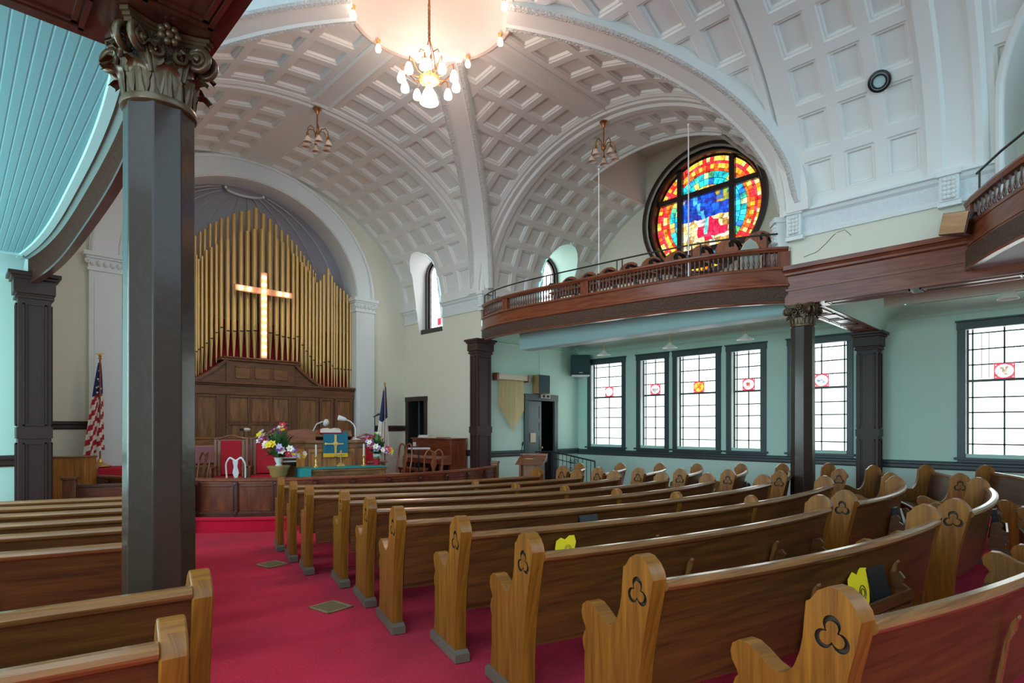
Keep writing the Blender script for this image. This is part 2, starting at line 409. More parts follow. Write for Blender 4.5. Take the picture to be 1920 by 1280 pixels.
circ = [(X0 + DOME_R * math.cos(2 * PI * i / 32), Y0 + DOME_R * math.sin(2 * PI * i / 32)) for i in range(32)]
def web(name, axis, sg):
    c, a, r, h0 = (X0, BH, RISE, AH) if axis == 0 else (Y0, AH, RISE, BH)
    n = 5 if axis == 0 else 4
    S = bars(h0 - .12 - .56 * n, h0 - .12, n, .0, h0 + .02)
    S = sorted([(c + sg * s, d) for s, d in S])
    b = barrel(axis, S, a, r, Y0 if axis == 0 else X0, 7, .26)
    for k in (-1, 1):
        no = (-sg / AH, k / BH, 0) if axis == 0 else (k / AH, -sg / BH, 0)
        bmesh.ops.bisect_plane(b, geom=b.verts[:] + b.edges[:] + b.faces[:], plane_co=(X0, Y0, 0), plane_no=Vector(no).normalized(), clear_outer=True)
    cut_hole(b, circ, 0, 1)
    return struct(finish(b, name, 'vault', None, ang=25))
web('ceiling_crossing_east', 0, 1); web('ceiling_crossing_west', 0, -1); web('ceiling_crossing_north', 1, 1); web('ceiling_crossing_south', 1, -1)

def rib_frames_diag(sx, sy, t0, t1, n=36):
    fr = []; d = Vector((AH * sx, BH * sy, 0)); u = Vector((-d.y, d.x, 0)).normalized(); dn = d.length
    for i in range(n + 1):
        t = t0 + (t1 - t0) * i / n; th = math.asin(min(1, t)); z = ZS + RISE * math.cos(th)
        w = (d.normalized() * (math.sin(th) / dn) + Vector((0, 0, math.cos(th) / RISE))).normalized()
        fr.append(((X0 + d.x * t, Y0 + d.y * t, z), u, w))
    return fr
RIB = [(-.27, .30), (-.27, -.03), (-.24, -.055), (-.17, -.055), (-.14, -.025), (.14, -.025), (.17, -.055), (.24, -.055), (.27, -.03), (.27, .30)]
for nm, sx, sy in (('north_east', 1, 1), ('south_east', 1, -1), ('north_west', -1, 1), ('south_west', -1, -1)):
    m = MB(); m.sweep(rib_frames_diag(sx, sy, .205, .999), RIB)
    for i, f in enumerate(m.f):
        if len(f) == 4 and i % len(RIB) in (1, 2, 6, 7): m.m[i] = 1
    struct(m.build('trim_rib_' + nm, ['vault', 'vault_orn'], ang=25))
BAND = [(-.21, .2), (-.21, -.02), (-.17, -.045), (-.13, -.02), (.13, -.02), (.17, -.045), (.21, -.02), (.21, .2)]
zc = ZS + RISE
for nm, ax, d0, d1 in (('east', 0, DOME_R, AH), ('west', 0, -DOME_R, -AH), ('north', 1, DOME_R, BH), ('south', 1, -DOME_R, -BH)):
    m = MB()
    if ax == 0: m.sweep([((X0 + d, Y0, zc), (0, 1, 0), (0, 0, 1)) for d in (d0, d1)], BAND)
    else: m.sweep([((X0, Y0 + d, zc), (1, 0, 0), (0, 0, 1)) for d in (d0, d1)], BAND)
    struct(m.build('trim_crown_' + nm, 'vault', ang=25))
def arch_frames(axis, at, c0, a, r, n=64):
    fr = []
    for i in range(n + 1):
        t = -PI / 2 + PI * i / n; w = Vector((math.sin(t) / a, math.cos(t) / r)).normalized()
        if axis == 0: fr.append(((at, c0 + a * math.sin(t), ZS + r * math.cos(t)), (1, 0, 0), (0, w.x, w.y)))
        else: fr.append(((c0 + a * math.sin(t), at, ZS + r * math.cos(t)), (0, 1, 0), (w.x, 0, w.y)))
    return fr
ARCHE = [(-.20, .3), (-.20, .0), (-.15, -.03), (-.10, -.03), (-.07, -.06), (.04, -.06), (.08, -.10), (.22, -.10), (.22, .3)]
ARCHN = [(-.12, .3), (-.12, -.015), (-.05, -.045), (.0, -.02), (.05, -.06), (.16, -.06), (.16, .3)]
ARCHS = [(-.16, .3), (-.16, -.05), (-.09, -.05), (-.05, -.02), (.05, -.02), (.09, -.05), (.16, -.05), (.16, .3)]
struct(MB().sweep(arch_frames(0, XE + .02, Y0, BH, RISE), ARCHE).build('trim_arch_east', 'vault', ang=25))
struct(MB().sweep(arch_frames(0, XW - .02, Y0, BH, RISE), ARCHS).build('trim_arch_west', 'vault', ang=25))
struct(MB().sweep(arch_frames(1, YN + .03, X0, AH, RISE), ARCHN).build('trim_arch_north', 'vault', ang=25))
struct(MB().sweep(arch_frames(1, YS - .02, X0, AH, RISE), ARCHS).build('trim_arch_south', 'vault', ang=25))
RIB2 = [(-.30, .3), (-.30, -.02), (-.25, -.05), (-.18, -.05), (-.14, -.02), (.10, -.02), (.14, -.055), (.30, -.055), (.30, .3)]
m = MB().sweep(arch_frames(1, 1.22, X0, A3, R3), RIB2); struct(m.build('trim_arch_rear', ['vault'], ang=25))

# barrels beyond the crossing
def barrel_x(z, a=A3, r=R3, c=X0): return c + a * math.sqrt(max(0, 1 - ((z - ZS) / r) ** 2))
def barrel_y(z, a=A2, r=R2, c=Y0): return c + a * math.sqrt(max(0, 1 - ((z - ZS) / r) ** 2))
b = barrel(1, bars(10.32, 13.2, 5, 10.2, 13.32), A3, R3, X0, 8, .25)
CW = dict(c=12.08, hw=.50, z0=ZE + 2.42, zs=ZE + 3.90)
cut_hole(b, arch_poly(CW['c'], CW['hw'], CW['z0'], CW['zs']), 1, 2, keep=lambda c: c.x > X0 + 2)
struct(finish(b, 'ceiling_chancel', 'vault', None, ang=25))
b = barrel(0, bars(9.26, 12.62, 6, 9.1, 12.72), A2, R2, Y0, 8, .1)
NW = dict(c=11.38, hw=.60, z0=ZE + 2.6, zs=ZE + 4.05)
cut_hole(b, arch_poly(NW['c'], NW['hw'], NW['z0'], NW['zs']), 0, 2, keep=lambda c: c.y > Y0 + 2)
DX, DYA, DYB, DZ = 10.42, 5.02, 8.08, ZE + 6.85
cut_hole(b, [(DX, DYA), (12.9, DYA), (12.9, DYB), (DX, DYB)], 0, 1, keep=lambda c: c.z > ZS + 1.2)
struct(finish(b, 'ceiling_transept', 'vault', None, ang=25))
def zt(y): return ZS + R2 * math.sqrt(max(0, 1 - ((y - Y0) / A2) ** 2))
m = MB()
for yy in (DYA, DYB): m.add([(DX, yy, zt(yy)), (12.7, yy, zt(yy)), (12.7, yy, DZ), (DX, yy, DZ)], [(0, 1, 2, 3)])
ys = [DYA + (DYB - DYA) * i / 24 for i in range(25)]
m.add([(DX, y, zt(y)) for y in ys] + [(DX, y, DZ) for y in ys], [(i, i + 1, 26 + i, 25 + i) for i in range(24)])
m.add([(DX, DYA, DZ), (12.7, DYA, DZ), (12.7, DYB, DZ), (DX, DYB, DZ)], [(0, 1, 2, 3)])
edge = [(DX, y, zt(y) - .012) for y in ys]
m.tube([(12.7, DYA, zt(DYA) - .012)] + edge + [(12.7, DYB, zt(DYB) - .012)], .03, 6)
struct(m.build('ceiling_dormer', 'vault', ang=30))
b = barrel(1, sorted(bars(1.52, 3.02, 3, 1.2, 3.22) + bars(-2.9, .92, 7, -3.2, 1.1)), A3, R3, X0, 8, .25)
GA = dict(c=-.45, hw=1.27, z0=ZE + 2.2, zs=ZE + 3.75)
cut_hole(b, arch_poly(GA['c'], GA['hw'], GA['z0'], GA['zs'], 16), 1, 2, keep=lambda c: c.x > X0 + 1.5)
struct(finish(b, 'ceiling_rear', 'vault', None, ang=25))

# dome: rim, shallow saucer, rosette
m = MB()
prof = [(DOME_R + .10, zc + .02), (DOME_R + .10, zc - .03), (DOME_R + .05, zc - .06), (DOME_R, zc - .05), (DOME_R - .04, zc - .01), (DOME_R - .07, zc + .06)]
prof += [(DOME_R * .93 * math.cos(R(a)), zc + .07 + .36 * math.sin(R(a))) for a in range(0, 90, 9)] + [(1e-4, zc + .43)]
m.lathe(prof, 64, (X0, Y0, 0), cap=False)
struct(m.build('ceiling_dome', 'dome', ang=30, flip=False))
m = MB(); zr = zc + .40
m.lathe([(.34, zr + .02), (.34, zr - .012), (.31, zr - .03), (.28, zr - .012), (.14, zr - .02), (.09, zr - .05), (1e-4, zr - .05)], 40, (X0, Y0, 0), cap=False)
for i in range(16):
    t = 2 * PI * i / 16; m.ball((X0 + .21 * math.cos(t), Y0 + .21 * math.sin(t), zr - .012), .035, 8, .4)
struct(m.build('trim_rosette', 'dome', ang=30))

# ---- walls
organ_hole = [(X0 - 2.5, -.2), (X0 + 2.5, -.2)] + [(X0 + 2.5 * math.cos(PI * i / 28), ZE + 3.28 + 2.2 * math.sin(PI * i / 28)) for i in range(29)]
wall_grid('wall_north', 'cream', 1, YO, XW - .1, XE + .1, -.4, ZE + 6.3, [organ_hole])
def reveal_y(name, W, xin, xout, mat, sc=.80):
    """splayed reveal of an arched window in a wall running north-south"""
    p = arch_poly(W['c'], W['hw'], W['z0'], W['zs'], 14); q = arch_poly(W['c'], W['hw'] * sc, W['z0'] + .06, W['zs'], 14)
    n = len(p); m = MB(); m.add([(xin(z), y, z) for y, z in p] + [(xout, y, z) for y, z in q], [(i, (i + 1) % n, n + (i + 1) % n, n + i) for i in range(n)])
    return struct(m.build(name, mat, ang=30))
wall_grid('wall_chancel_east', 'cream', 0, XE, YN, YO, -.4, ZS + .05, [arch_poly(CW['c'], CW['hw'], CW['z0'], CW['zs']), [(12.32, -.3), (13.10, -.3), (13.10, ZE + .70), (12.32, ZE + .70)]])
wall_grid('wall_chancel_west', 'cream', 0, XW, YN, YO, -.4, ZS + .05, [])
reveal_y('trim_reveal_chancel', CW, lambda z: XE if z < ZS else barrel_x(z), 9.12, 'vault')
wall_grid('wall_transept_north_upper', 'cream', 1, YN - .03, XE, XWALL, ZE + 2.33, ZS + .05, [arch_poly(NW['c'], NW['hw'], NW['z0'], NW['zs'])])
p = arch_poly(NW['c'], NW['hw'], NW['z0'], NW['zs'], 14); q = arch_poly(NW['c'] - .02, NW['hw'] * .80, NW['z0'] + .06, NW['zs'], 14); n = len(p); m = MB()
m.add([(x, (YN - .03) if z < ZS else barrel_y(z), z) for x, z in p] + [(x, 10.42, z) for x, z in q], [(i, (i + 1) % n, n + (i + 1) % n, n + i) for i in range(n)])
struct(m.build('trim_reveal_transept', 'mint', ang=30))
D2 = (10.62, 11.66)
wall_grid('wall_transept_north', 'mint', 1, 10.3, XE, XWALL, -.4, ZE + 2.4, [[(D2[0], -.3), (D2[1], -.3), (D2[1], ZE + .70), (D2[0], ZE + .70)]])
# six aisle windows in the east wall: (Y from, Y to) of the casing, alternating wide and narrow
WIN = [(8.71, 9.96), (7.44, 8.37), (6.10, 7.33), (5.07, 5.97), (3.39, 4.63), (.52, 1.76)]
WZ0, WZ1 = ZE - .57, ZE + 1.83
RY, RZ, RR = 6.58, ZE + 5.08, 1.50
rose_poly = [(RY + RR * .97 * math.cos(2 * PI * i / 32), RZ + RR * .97 * math.sin(2 * PI * i / 32)) for i in range(32)]
wall_grid('wall_east', 'mint', 0, XWALL, -4, 10.4, -.4, ZE + 2.5, [[(a + .10, WZ0 + .10), (b_ - .10, WZ0 + .10), (b_ - .10, WZ1 - .10), (a + .10, WZ1 - .10)] for a, b_ in WIN])
wall_grid('wall_transept_end', 'cream', 0, XWALL - .01, 3.0, 10.3, ZE + 2.2, ZE + 6.95, [rose_poly])
# west transept wall with its own aisle windows, out of the picture on the left
WW = [(3.9, 5.1), (5.5, 6.7), (7.1, 8.3), (8.6, 9.7), (.4, 1.6), (-2.4, -1.2)]  # unseen; the last two added to light the near pew ends
wall_grid('wall_south', 'cream', 1, -4.5, -2.95, 12.7, -.4, ZE + 2.4, [])
wall_grid('wall_west', 'mint', 0, -2.95, -4.5, 10.2, -.4, ZE + 2.4, [[(a, WZ0), (b_, WZ0), (b_, WZ1), (a, WZ1)] for a, b_ in WW])
for i, (a, b_) in enumerate(WW):
    m = MB()
    for q in ((a - .1, a + .02, WZ0 - .1, WZ1 + .1), (b_ - .02, b_ + .1, WZ0 - .1, WZ1 + .1), (a, b_, WZ1 - .02, WZ1 + .1), (a, b_, WZ0 - .1, WZ0 + .02)): m.box(-2.98, -2.91, q[0], q[1], q[2], q[3])
    for f in (.33, .66): m.box(-2.99, -2.97, a + (b_ - a) * f - .01, a + (b_ - a) * f + .01, WZ0, WZ1)
    for f in (.2, .4, .6, .8): m.box(-2.99, -2.97, a, b_, WZ0 + (WZ1 - WZ0) * f - .01, WZ0 + (WZ1 - WZ0) * f + .01)
    fr = struct(m.build('window_%d' % (10 + i), 'trim', None, 2, 30)); m = MB(); m.add([(-2.995, a, WZ0), (-2.995, b_, WZ0), (-2.995, b_, WZ1), (-2.995, a, WZ1)], [(0, 1, 2, 3)]); m.build('pane', 'pane_west', fr, flip=False)
# rear side wall above the beam, with its rear gallery opening
wall_grid('wall_rear_east', 'cream', 0, XE, -3.2, YS + .02, ZE + 2.3, ZS + .06, [[(-1.72, ZE + 2.2), (.82, ZE + 2.2), (.82, ZS + .2), (-1.72, ZS + .2)]])
p = arch_poly(GA['c'], GA['hw'], GA['z0'], GA['zs'], 20); n = len(p)
m = MB(); m.add([(barrel_x(max(z, ZS)), y, z) for y, z in p] + [(10.6, y, z) for y, z in p], [(i, (i + 1) % n, n + (i + 1) % n, n + i) for i in range(1, n)])
m.tube([(barrel_x(max(z, ZS)) - .01, y, z) for y, z in p[1:]], .045, 8)
struct(m.build('trim_arch_gallery', 'vault', ang=30))
wall_grid('wall_gallery_end', 'cream', 0, 10.6, -3, 2.4, ZE + 1.9, ZE + 5.6, [])
# return wall south of the transept above the gallery, and the north wall of the west transept
wall_grid('wall_transept_south', 'cream', 1, YS + .07, XE, XWALL, ZE + 2.33, ZS + .06, [])
wall_grid('wall_west_transept', 'mint', 1, YN, -6, XW, -.4, ZE + 2.5, [])
crack = MB(); crack.tube([(XE - .004, y, ZE + z) for y, z in ((3.02, 2.47), (2.93, 2.49), (2.86, 2.50), (2.82, 2.52), (2.72, 2.60), (2.63, 2.69), (2.60, 2.71))], .0035, 5)
crack.tube([(XE - .004, y, ZE + z) for y, z in ((2.58, 2.72), (2.48, 2.735), (2.45, 2.70), (2.40, 2.64))], .0025, 5)
struct(crack.build('trim_crack', 'golddark'))

# apse behind the organ
m = MB(); na, nb = 24, 14; V = []
for i in range(na + 1):
    al = PI * i / na
    for j in range(nb + 1):
        th = PI / 2 * j / nb; V.append((X0 + 2.5 * math.cos(al) * math.sin(th), 13.78 + 1.5 * math.sin(al) * math.sin(th), ZE + 3.28 + 2.2 * math.cos(th)))
F = [(i * (nb + 1) + j, (i + 1) * (nb + 1) + j, (i + 1) * (nb + 1) + j + 1, i * (nb + 1) + j + 1) for i in range(na) for j in range(nb)]
m.add(V, F)
pl = [(X0 + 2.5 * math.cos(PI * i / na), 13.78 + 1.5 * math.sin(PI * i / na)) for i in range(na + 1)]
m.add([(x, y, 0) for x, y in pl] + [(x, y, ZE + 3.28) for x, y in pl], [(i, i + 1, na + 2 + i, na + 1 + i) for i in range(na)])
struct(m.build('wall_apse', 'apse', ang=50))
for i in range(1, 12):
    al = PI * i / 12
    c = MB().tube([(X0 + 2.49 * math.cos(al) * math.sin(t), 13.78 + 1.49 * math.sin(al) * math.sin(t), ZE + 3.28 + 2.19 * math.cos(t)) for t in [PI / 2 * (.14 + .86 * j / 14) for j in range(15)]], .014, 6)
    struct(c.build('trim_apse_rib', 'apse'))
m = MB(); m.tube([(X0 + .42 * math.cos(t), 13.80 + .26 * math.sin(t), ZE + 3.28 + 2.13) for t in [PI * i / 16 for i in range(17)]], .03, 8); struct(m.build('trim_apse_boss', 'vault'))
# organ arch: raised band, soffit, piers, capitals
m = MB(); n = 40; ia, ir, oa, orr = 2.5, 2.2, 3.02, 2.66
fr = []
for i in range(n + 1):
    t = PI * i / n; fr.append((math.cos(t), math.sin(t)))
pi_ = [(X0 + ia * c, ZE + 3.28 + ir * s_) for c, s_ in fr]; po = [(X0 + oa * c, ZE + 3.28 + orr * s_) for c, s_ in fr]
V = [(x, 13.80, z) for x, z in pi_] + [(x, 13.20, z) for x, z in pi_] + [(x, 13.20, z) for x, z in po] + [(x, 13.32, z) for x, z in po]
N = n + 1
m.add(V, [(k * N + i, k * N + i + 1, (k + 1) * N + i + 1, (k + 1) * N + i) for k in range(3) for i in range(n)])
m.tube([(X0 + (oa - .05) * c, 13.19, ZE + 3.28 + (orr - .05) * s_) for c, s_ in fr], .035, 8); m.tube([(X0 + (ia + .04) * c, 13.19, ZE + 3.28 + (ir + .04) * s_) for c, s_ in fr], .025, 8)
struct(m.build('trim_arch_organ', 'trimwhite', ang=40))
for sg, nm in ((1, 'right'), (-1, 'left')):
    m = MB(); xa, xb = sorted((X0 + sg * 2.5, X0 + sg * 3.02))
    m.box(xa, xb, 13.20, 13.80, .08, ZE + 2.93)
    m.box(xa + .08, xb - .08, 13.185, 13.21, .6, ZE + 2.78)
    for z0, z1, e in ((2.93, 2.98, .03), (2.98, 3.16, .012), (3.16, 3.20, .05), (3.20, 3.28, .085)): m.box(xa - e, xb + e, 13.20 - e, 13.82, ZE + z0, ZE + z1)
    for k in range(5):
        xx = xa + .05 + k * (xb - xa - .1) / 4; m.ball((xx, 13.185, ZE + 3.07), .045, 8, 1.3)
    for xx in (xa - .02, xb + .02): m.tube([(xx + .05 * math.cos(t) * (1 - t / 14), 13.17, ZE + 3.10 + .05 * math.sin(t) * (1 - t / 14)) for t in [i * .7 for i in range(16)]], .018, 6)
    struct(m.build('trim_pier_' + nm, 'trimwhite', ang=30))

# ---- cornices, chair rails, picture rails (profiles swept along the walls)
CORN = [(0, -.36), (.03, -.36), (.045, -.31), (.03, -.29), (.03, -.10), (.07, -.07), (.09, -.03), (.13, -.02), (.13, .02), (0, .03)]
def run(name, p0, p1, nrm, prof, mat, orn=None):
    m = MB(); u = Vector((nrm[0], nrm[1], 0)); m.sweep([(p0, u, (0, 0, 1)), (p1, u, (0, 0, 1))], prof)
    if orn is not None:
        for i in range(len(prof)):
            if i == orn: m.m[i] = 1
        return struct(m.build(name, [mat, 'cornice_orn'], ang=25))
    return struct(m.build(name, mat, ang=25))
run('trim_cornice_chancel_a', (XE, 10.12, ZS), (XE, 11.56, ZS), (-1, 0), CORN, 'trimwhite', 3)
run('trim_cornice_chancel_b', (XE, 12.62, ZS), (XE, 13.25, ZS), (-1, 0), CORN, 'trimwhite', 3)
run('trim_cornice_rear', (XE, 3.22, ZS + .02), (XE, .84, ZS + .02), (-1, 0), CORN, 'trimwhite', 3)
run('trim_cornice_transept', (9.25, YN - .03, ZS), (10.7, YN - .03, ZS), (0, -1), CORN, 'trimwhite', 3)
def bracket(name, c, nrm, w=.16):
    m = MB(); nx, ny = nrm; tx, ty = -ny, nx
    def P(a, b, z): return (c[0] + nx * a + tx * b, c[1] + ny * a + ty * b, c[2] + z)
    for a, z0, z1, hw in ((.12, -.34, .03, w * .5), (.16, -.04, .035, w * .62), (.10, -.40, -.34, w * .6)):
        m.add([P(a_, b_, z_) for z_ in (z0, z1) for b_ in (-hw, hw) for a_ in (-.02, a)], [(0, 2, 3, 1), (4, 5, 7, 6), (0, 1, 5, 4), (2, 6, 7, 3), (0, 4, 6, 2), (1, 3, 7, 5)])
    for k in range(5):
        for b_ in (-.045, 0, .045): m.ball(P(.125, b_, -.08 - .055 * k), .03, 8)
    return struct(m.build(name, 'trimwhite', ang=40))
bracket('trim_bracket_corner', (XE, 10.02, ZS), (-1, 0)); bracket('trim_bracket_pier', (XE, 3.12, ZS + .02), (-1, 0), .2)
bracket('trim_bracket_rear', (XE, 1.30, ZS + .02), (-1, 0), .2); bracket('trim_bracket_gallery', (8.98, YS + .14, ZS - .02), (-.6, .8), .2)
CR = [(0, -.075), (.02, -.075), (.035, -.05), (.035, .0), (.05, .02), (.05, .05), (.02, .075), (0, .075)]
PRL = [(0, -.03), (.025, -.03), (.04, .0), (.02, .02), (0, .02)]
zcr = ZE - .69
run('trim_chairrail_east', (XWALL, 10.3, zcr), (XWALL, -4, zcr), (-1, 0), CR, 'trim')
run('trim_chairrail_alcove_a', (9.1, 10.3, zcr + .03), (D2[0] - .14, 10.3, zcr + .03), (0, -1), CR, 'trim')
run('trim_chairrail_alcove_b', (D2[1] + .14, 10.3, zcr + .02), (XWALL, 10.3, zcr + .02), (0, -1), CR, 'trim')
run('trim_chairrail_west', (-6, YN, ZE - .45), (.66, YN, ZE - .45), (0, -1), CR, 'pilaster')
run('trim_chairrail_organ_left', (XW, YO, ZE + .03), (1.95, YO, ZE + .03), (0, -1), CR, 'pilaster')
run('trim_chairrail_organ_right', (8.0, YO, ZE - .04), (8.86, YO, ZE - .04), (0, -1), CR, 'pilaster')
run('trim_chairrail_chancel_a', (XE, 13.28, ZE - .04), (XE, 13.20, ZE - .04), (-1, 0), CR, 'pilaster')
run('trim_chairrail_chancel_b', (XE, 11.1, ZE - .62), (XE, 10.12, ZE - .62), (-1, 0), CR, 'pilaster')
run('trim_picturerail_east', (XWALL, 10.3, ZE + 2.04), (XWALL, -4, ZE + 2.00), (-1, 0), PRL, 'mint')
run('trim_picturerail_alcove', (9.1, 10.3, ZE + 2.06), (XWALL, 10.3, ZE + 2.06), (0, -1), PRL, 'mint')
# ------------------------------------------------------------------ columns
def leaf_mesh(mb, ang, r0, z0, h, w, curl, mi=0):
    """one acanthus leaf standing against the bell of a capital"""
    rows, cols = 9, 6; V = []
    ca, sa = math.cos(ang), math.sin(ang)
    for i in range(rows):
        t = i / (rows - 1); hz = z0 + h * (math.sin(t * 1.75) / math.sin(1.57) if t < .9 else math.sin(1.575) - (t - .9) * 1.6)
        rr = r0 + .012 + .02 * t + curl * max(0, t - .55) ** 1.6 * 2.4
        ww = w * (.55 + .55 * math.sin(PI * min(1, t * 1.05 + .1)) + .10 * math.sin(t * 22))
        for j in range(cols):
            q = j / (cols - 1) * 2 - 1; bulge = .012 * (1 - q * q) - .010 * math.cos(q * 9)
            x, y = rr + bulge, q * ww; V.append((x * ca - y * sa, x * sa + y * ca, hz - .02 * abs(q) * t))
    F = [(i * cols + j, i * cols + j + 1, (i + 1) * cols + j + 1, (i + 1) * cols + j) for i in range(rows - 1) for j in range(cols - 1)]
    mb.add(V, F, mi)
def column(label, x, y, z0, ztop, r, cap_h, group=None):
    t = thing('column', label, 'column', (x, y, z0), 0); H = ztop - z0; zc_ = H - cap_h
    m = MB(); m.lathe([(r * 1.45, 0), (r * 1.45, .10), (r * 1.3, .13), (r * 1.35, .17), (r * 1.12, .22), (r * 1.05, .26)], 8); m.build('base', 'column', t, 2, 30)
    V = []
    o = PI / 8
    m = MB(); prof = [(r * 1.03, .25), (r * 1.0, zc_ * .5), (r * .985, zc_)]
    for rr, z in prof:
        for i in range(8):
            a = o + 2 * PI * i / 8; V.append((rr / math.cos(PI / 8) * math.cos(a) * .97, rr / math.cos(PI / 8) * math.sin(a) * .97, z))
    m.add(V, [(j * 8 + i, j * 8 + (i + 1) % 8, (j + 1) * 8 + (i + 1) % 8, (j + 1) * 8 + i) for j in range(2) for i in range(8)])
    m.build('shaft', 'column', t, 2, 20, bevel=.006)
    m = MB(); m.lathe([(r * .98, zc_ - .03), (r * 1.09, zc_ - .022), (r * 1.12, zc_ - .008), (r * 1.09, zc_ + .008), (r * 1.0, zc_ + .014)], 32); m.build('astragal', 'capital', t)
    m = MB(); m.lathe([(r * .88, zc_ + .01), (r * .88, zc_ + cap_h * .45), (r * .98, zc_ + cap_h * .72), (r * 1.10, zc_ + cap_h * .86)], 32); m.build('bell', 'capbell', t)
    for row, (h, w, cu, off) in enumerate(((cap_h * .42, r * .34, .10, 0), (cap_h * .64, r * .32, .11, PI / 8))):
        for i in range(8):
            m = MB(); leaf_mesh(m, off + 2 * PI * i / 8, r * .86, zc_ + .012, h, w, cu); lf = m.build('leaf', 'capital', t, ang=70)
    q = r * 1.17
    for i in range(4):
        a = PI / 4 + PI / 2 * i; d = Vector((math.cos(a), math.sin(a), 0)); s = Vector((-d.y, d.x, 0))
        m = MB()
        for k in (-1, 1):
            c = d * (q * 1.20) + s * (k * .030) + Vector((0, 0, zc_ + cap_h * .66)); p = []; rr_ = []
            for j in range(34):
                th = j * .42; rad = cap_h * .165 * (1 - j / 38)
                p.append(c + d * (rad * math.sin(th)) + Vector((0, 0, rad * math.cos(th))) + s * (k * .018 * j / 34)); rr_.append(.017 * (1 - j / 60))
            st = [d * (q * .86) + s * (k * .055) + Vector((0, 0, zc_ + cap_h * .30)), d * (q * .93) + s * (k * .045) + Vector((0, 0, zc_ + cap_h * .55)), d * (q * 1.06) + s * (k * .034) + Vector((0, 0, zc_ + cap_h * .78))]
            m.tube(st + p, [.012, .014, .016] + rr_, 7); m.lathe([(.02, -.004), (.02, .012), (1e-4, .02)], 10, c + s * (k * .02), axis=s * k)
        m.build('volute', 'capital', t, ang=60)
    for i in range(4):
        a = PI / 2 * i; d = Vector((math.cos(a), math.sin(a), 0)); s = Vector((-d.y, d.x, 0)); m = MB()
        c = d * (q * 1.02) + Vector((0, 0, zc_ + cap_h * .86)); m.ball(c, .02, 10)
        for k in range(7):
            th = 2 * PI * k / 7; m.ball(c + s * (.034 * math.cos(th)) + Vector((0, 0, .034 * math.sin(th))), .018, 8)
        for k in (-1, 1):
            cc = d * (q * .98) + s * (k * .045) + Vector((0, 0, zc_ + cap_h * .60))
            m.tube([cc + s * (k * .035 * math.sin(j * .45) * (1 - j / 24)) + Vector((0, 0, .035 * math.cos(j * .45) * (1 - j / 24))) for j in range(20)], .010, 6)
        m.build('rosette', 'capital', t, ang=60)
    m = MB(); e = q * 1.04
    for z0_, z1_, sc in ((.84, .90, .97), (.90, .945, 1.02), (.945, 1.0, 1.08)):
        pts = []
        for i in range(4):
            a = PI / 2 * i
            for u, v in ((1, -.86), (.86, -.62), (.76, -.3), (.73, 0), (.76, .3), (.86, .62), (1, .86)):
                x_, y_ = u * e * sc, v * e * sc; pts.append((x_ * math.cos(a) - y_ * math.sin(a), x_ * math.sin(a) + y_ * math.cos(a)))
        m.prism(pts, zc_ + cap_h * z0_, zc_ + cap_h * z1_, lambda p, q_, h: (p, q_, h))
    m.build('abacus', 'capital', t, ang=30)
    return t
column('massive dark octagonal column with gilded leafy capital in the left foreground', .73, 3.18, floor_z(3.18), ZE + 1.855, .146, .33)
column('distant dark octagonal column with leafy capital under the red beam end', 8.98, 3.06, floor_z(3.0), ZE + 1.785, .155, .30)

def pilaster(label, c, ux, uy, w, d, z0, ztop):
    """square panelled pilaster; ux/uy unit vectors of its width and of its outward face"""
    t = thing('pilaster', label, 'pilaster', (c[0], c[1], z0)); H = ztop - z0
    t.rotation_euler = (0, 0, math.atan2(ux[1], ux[0]))
    m = MB(); m.box(-w / 2, w / 2, -d / 2, d / 2, 0, H - .30); m.build('shaft', 'pilaster', t, 2, 30, bevel=.005)
    m = MB()
    for z0_, z1_, e in ((H - .30, H - .27, .02), (H - .27, H - .09, .045), (H - .09, H - .05, .07), (H - .05, H, .10), (H - .335, H - .30, .03)): m.box(-w / 2 - e, w / 2 + e, -d / 2 - e, d / 2 + e, z0_, z1_)
    m.build('cap', 'pilaster', t, 0, 30, bevel=.006)
    for f in range(4):
        a = PI / 2 * f; hw, hd = (w, d) if f % 2 == 0 else (d, w); m = MB()
        for z0_, z1_ in ((.12, H * .40), (H * .46, H - .40)):
            for o_, dp in ((.075, .012), (.050, .020)):
                x = hw / 2 - o_ if hw / 2 > o_ + .02 else hw * .25
                for xa, xb, za, zb in ((-x, -x + .018, z0_, z1_), (x - .018, x, z0_, z1_), (-x, x, z0_, z0_ + .018), (-x, x, z1_ - .018, z1_)):
                    pts = [(xa, hd / 2), (xb, hd / 2), (xb, hd / 2 + dp), (xa, hd / 2 + dp)]
                    m.prism([(p[0] * math.cos(a) - (-p[1]) * math.sin(a), p[0] * math.sin(a) + (-p[1]) * math.cos(a)) for p in pts], za, zb, lambda p, q, h: (p, q, h))
        m.build('panel_moulding', 'pilaster', t, 2, 30)
    m = MB(); m.box(-w / 2 - .014, w / 2 + .014, -d / 2 - .014, d / 2 + .014, H * .415, H * .455); m.build('band', 'pilaster', t, 0, 30); m = MB(); m.box(-w / 2 - .02, w / 2 + .02, -d / 2 - .02, d / 2 + .02, 0, .1); m.build('base', 'pilaster', t, 0, 30)
    return t
pilaster('dark panelled square pilaster at the far left wall behind the big column', (.81, 9.86), (1, 0), (0, -1), .34, .26, floor_z(10), ZE + 2.0)
pilaster('dark panelled square pilaster at the gallery corner between piano and chimes', (8.92, 10.16), (1, 0), (0, -1), .44, .26, floor_z(10), ZE + 2.03)
pilaster('dark panelled pilaster on the window wall where the cross beam ends', (12.46, 3.06), (0, 1), (1, 0), .36, .26, floor_z(3), ZE + 1.78)

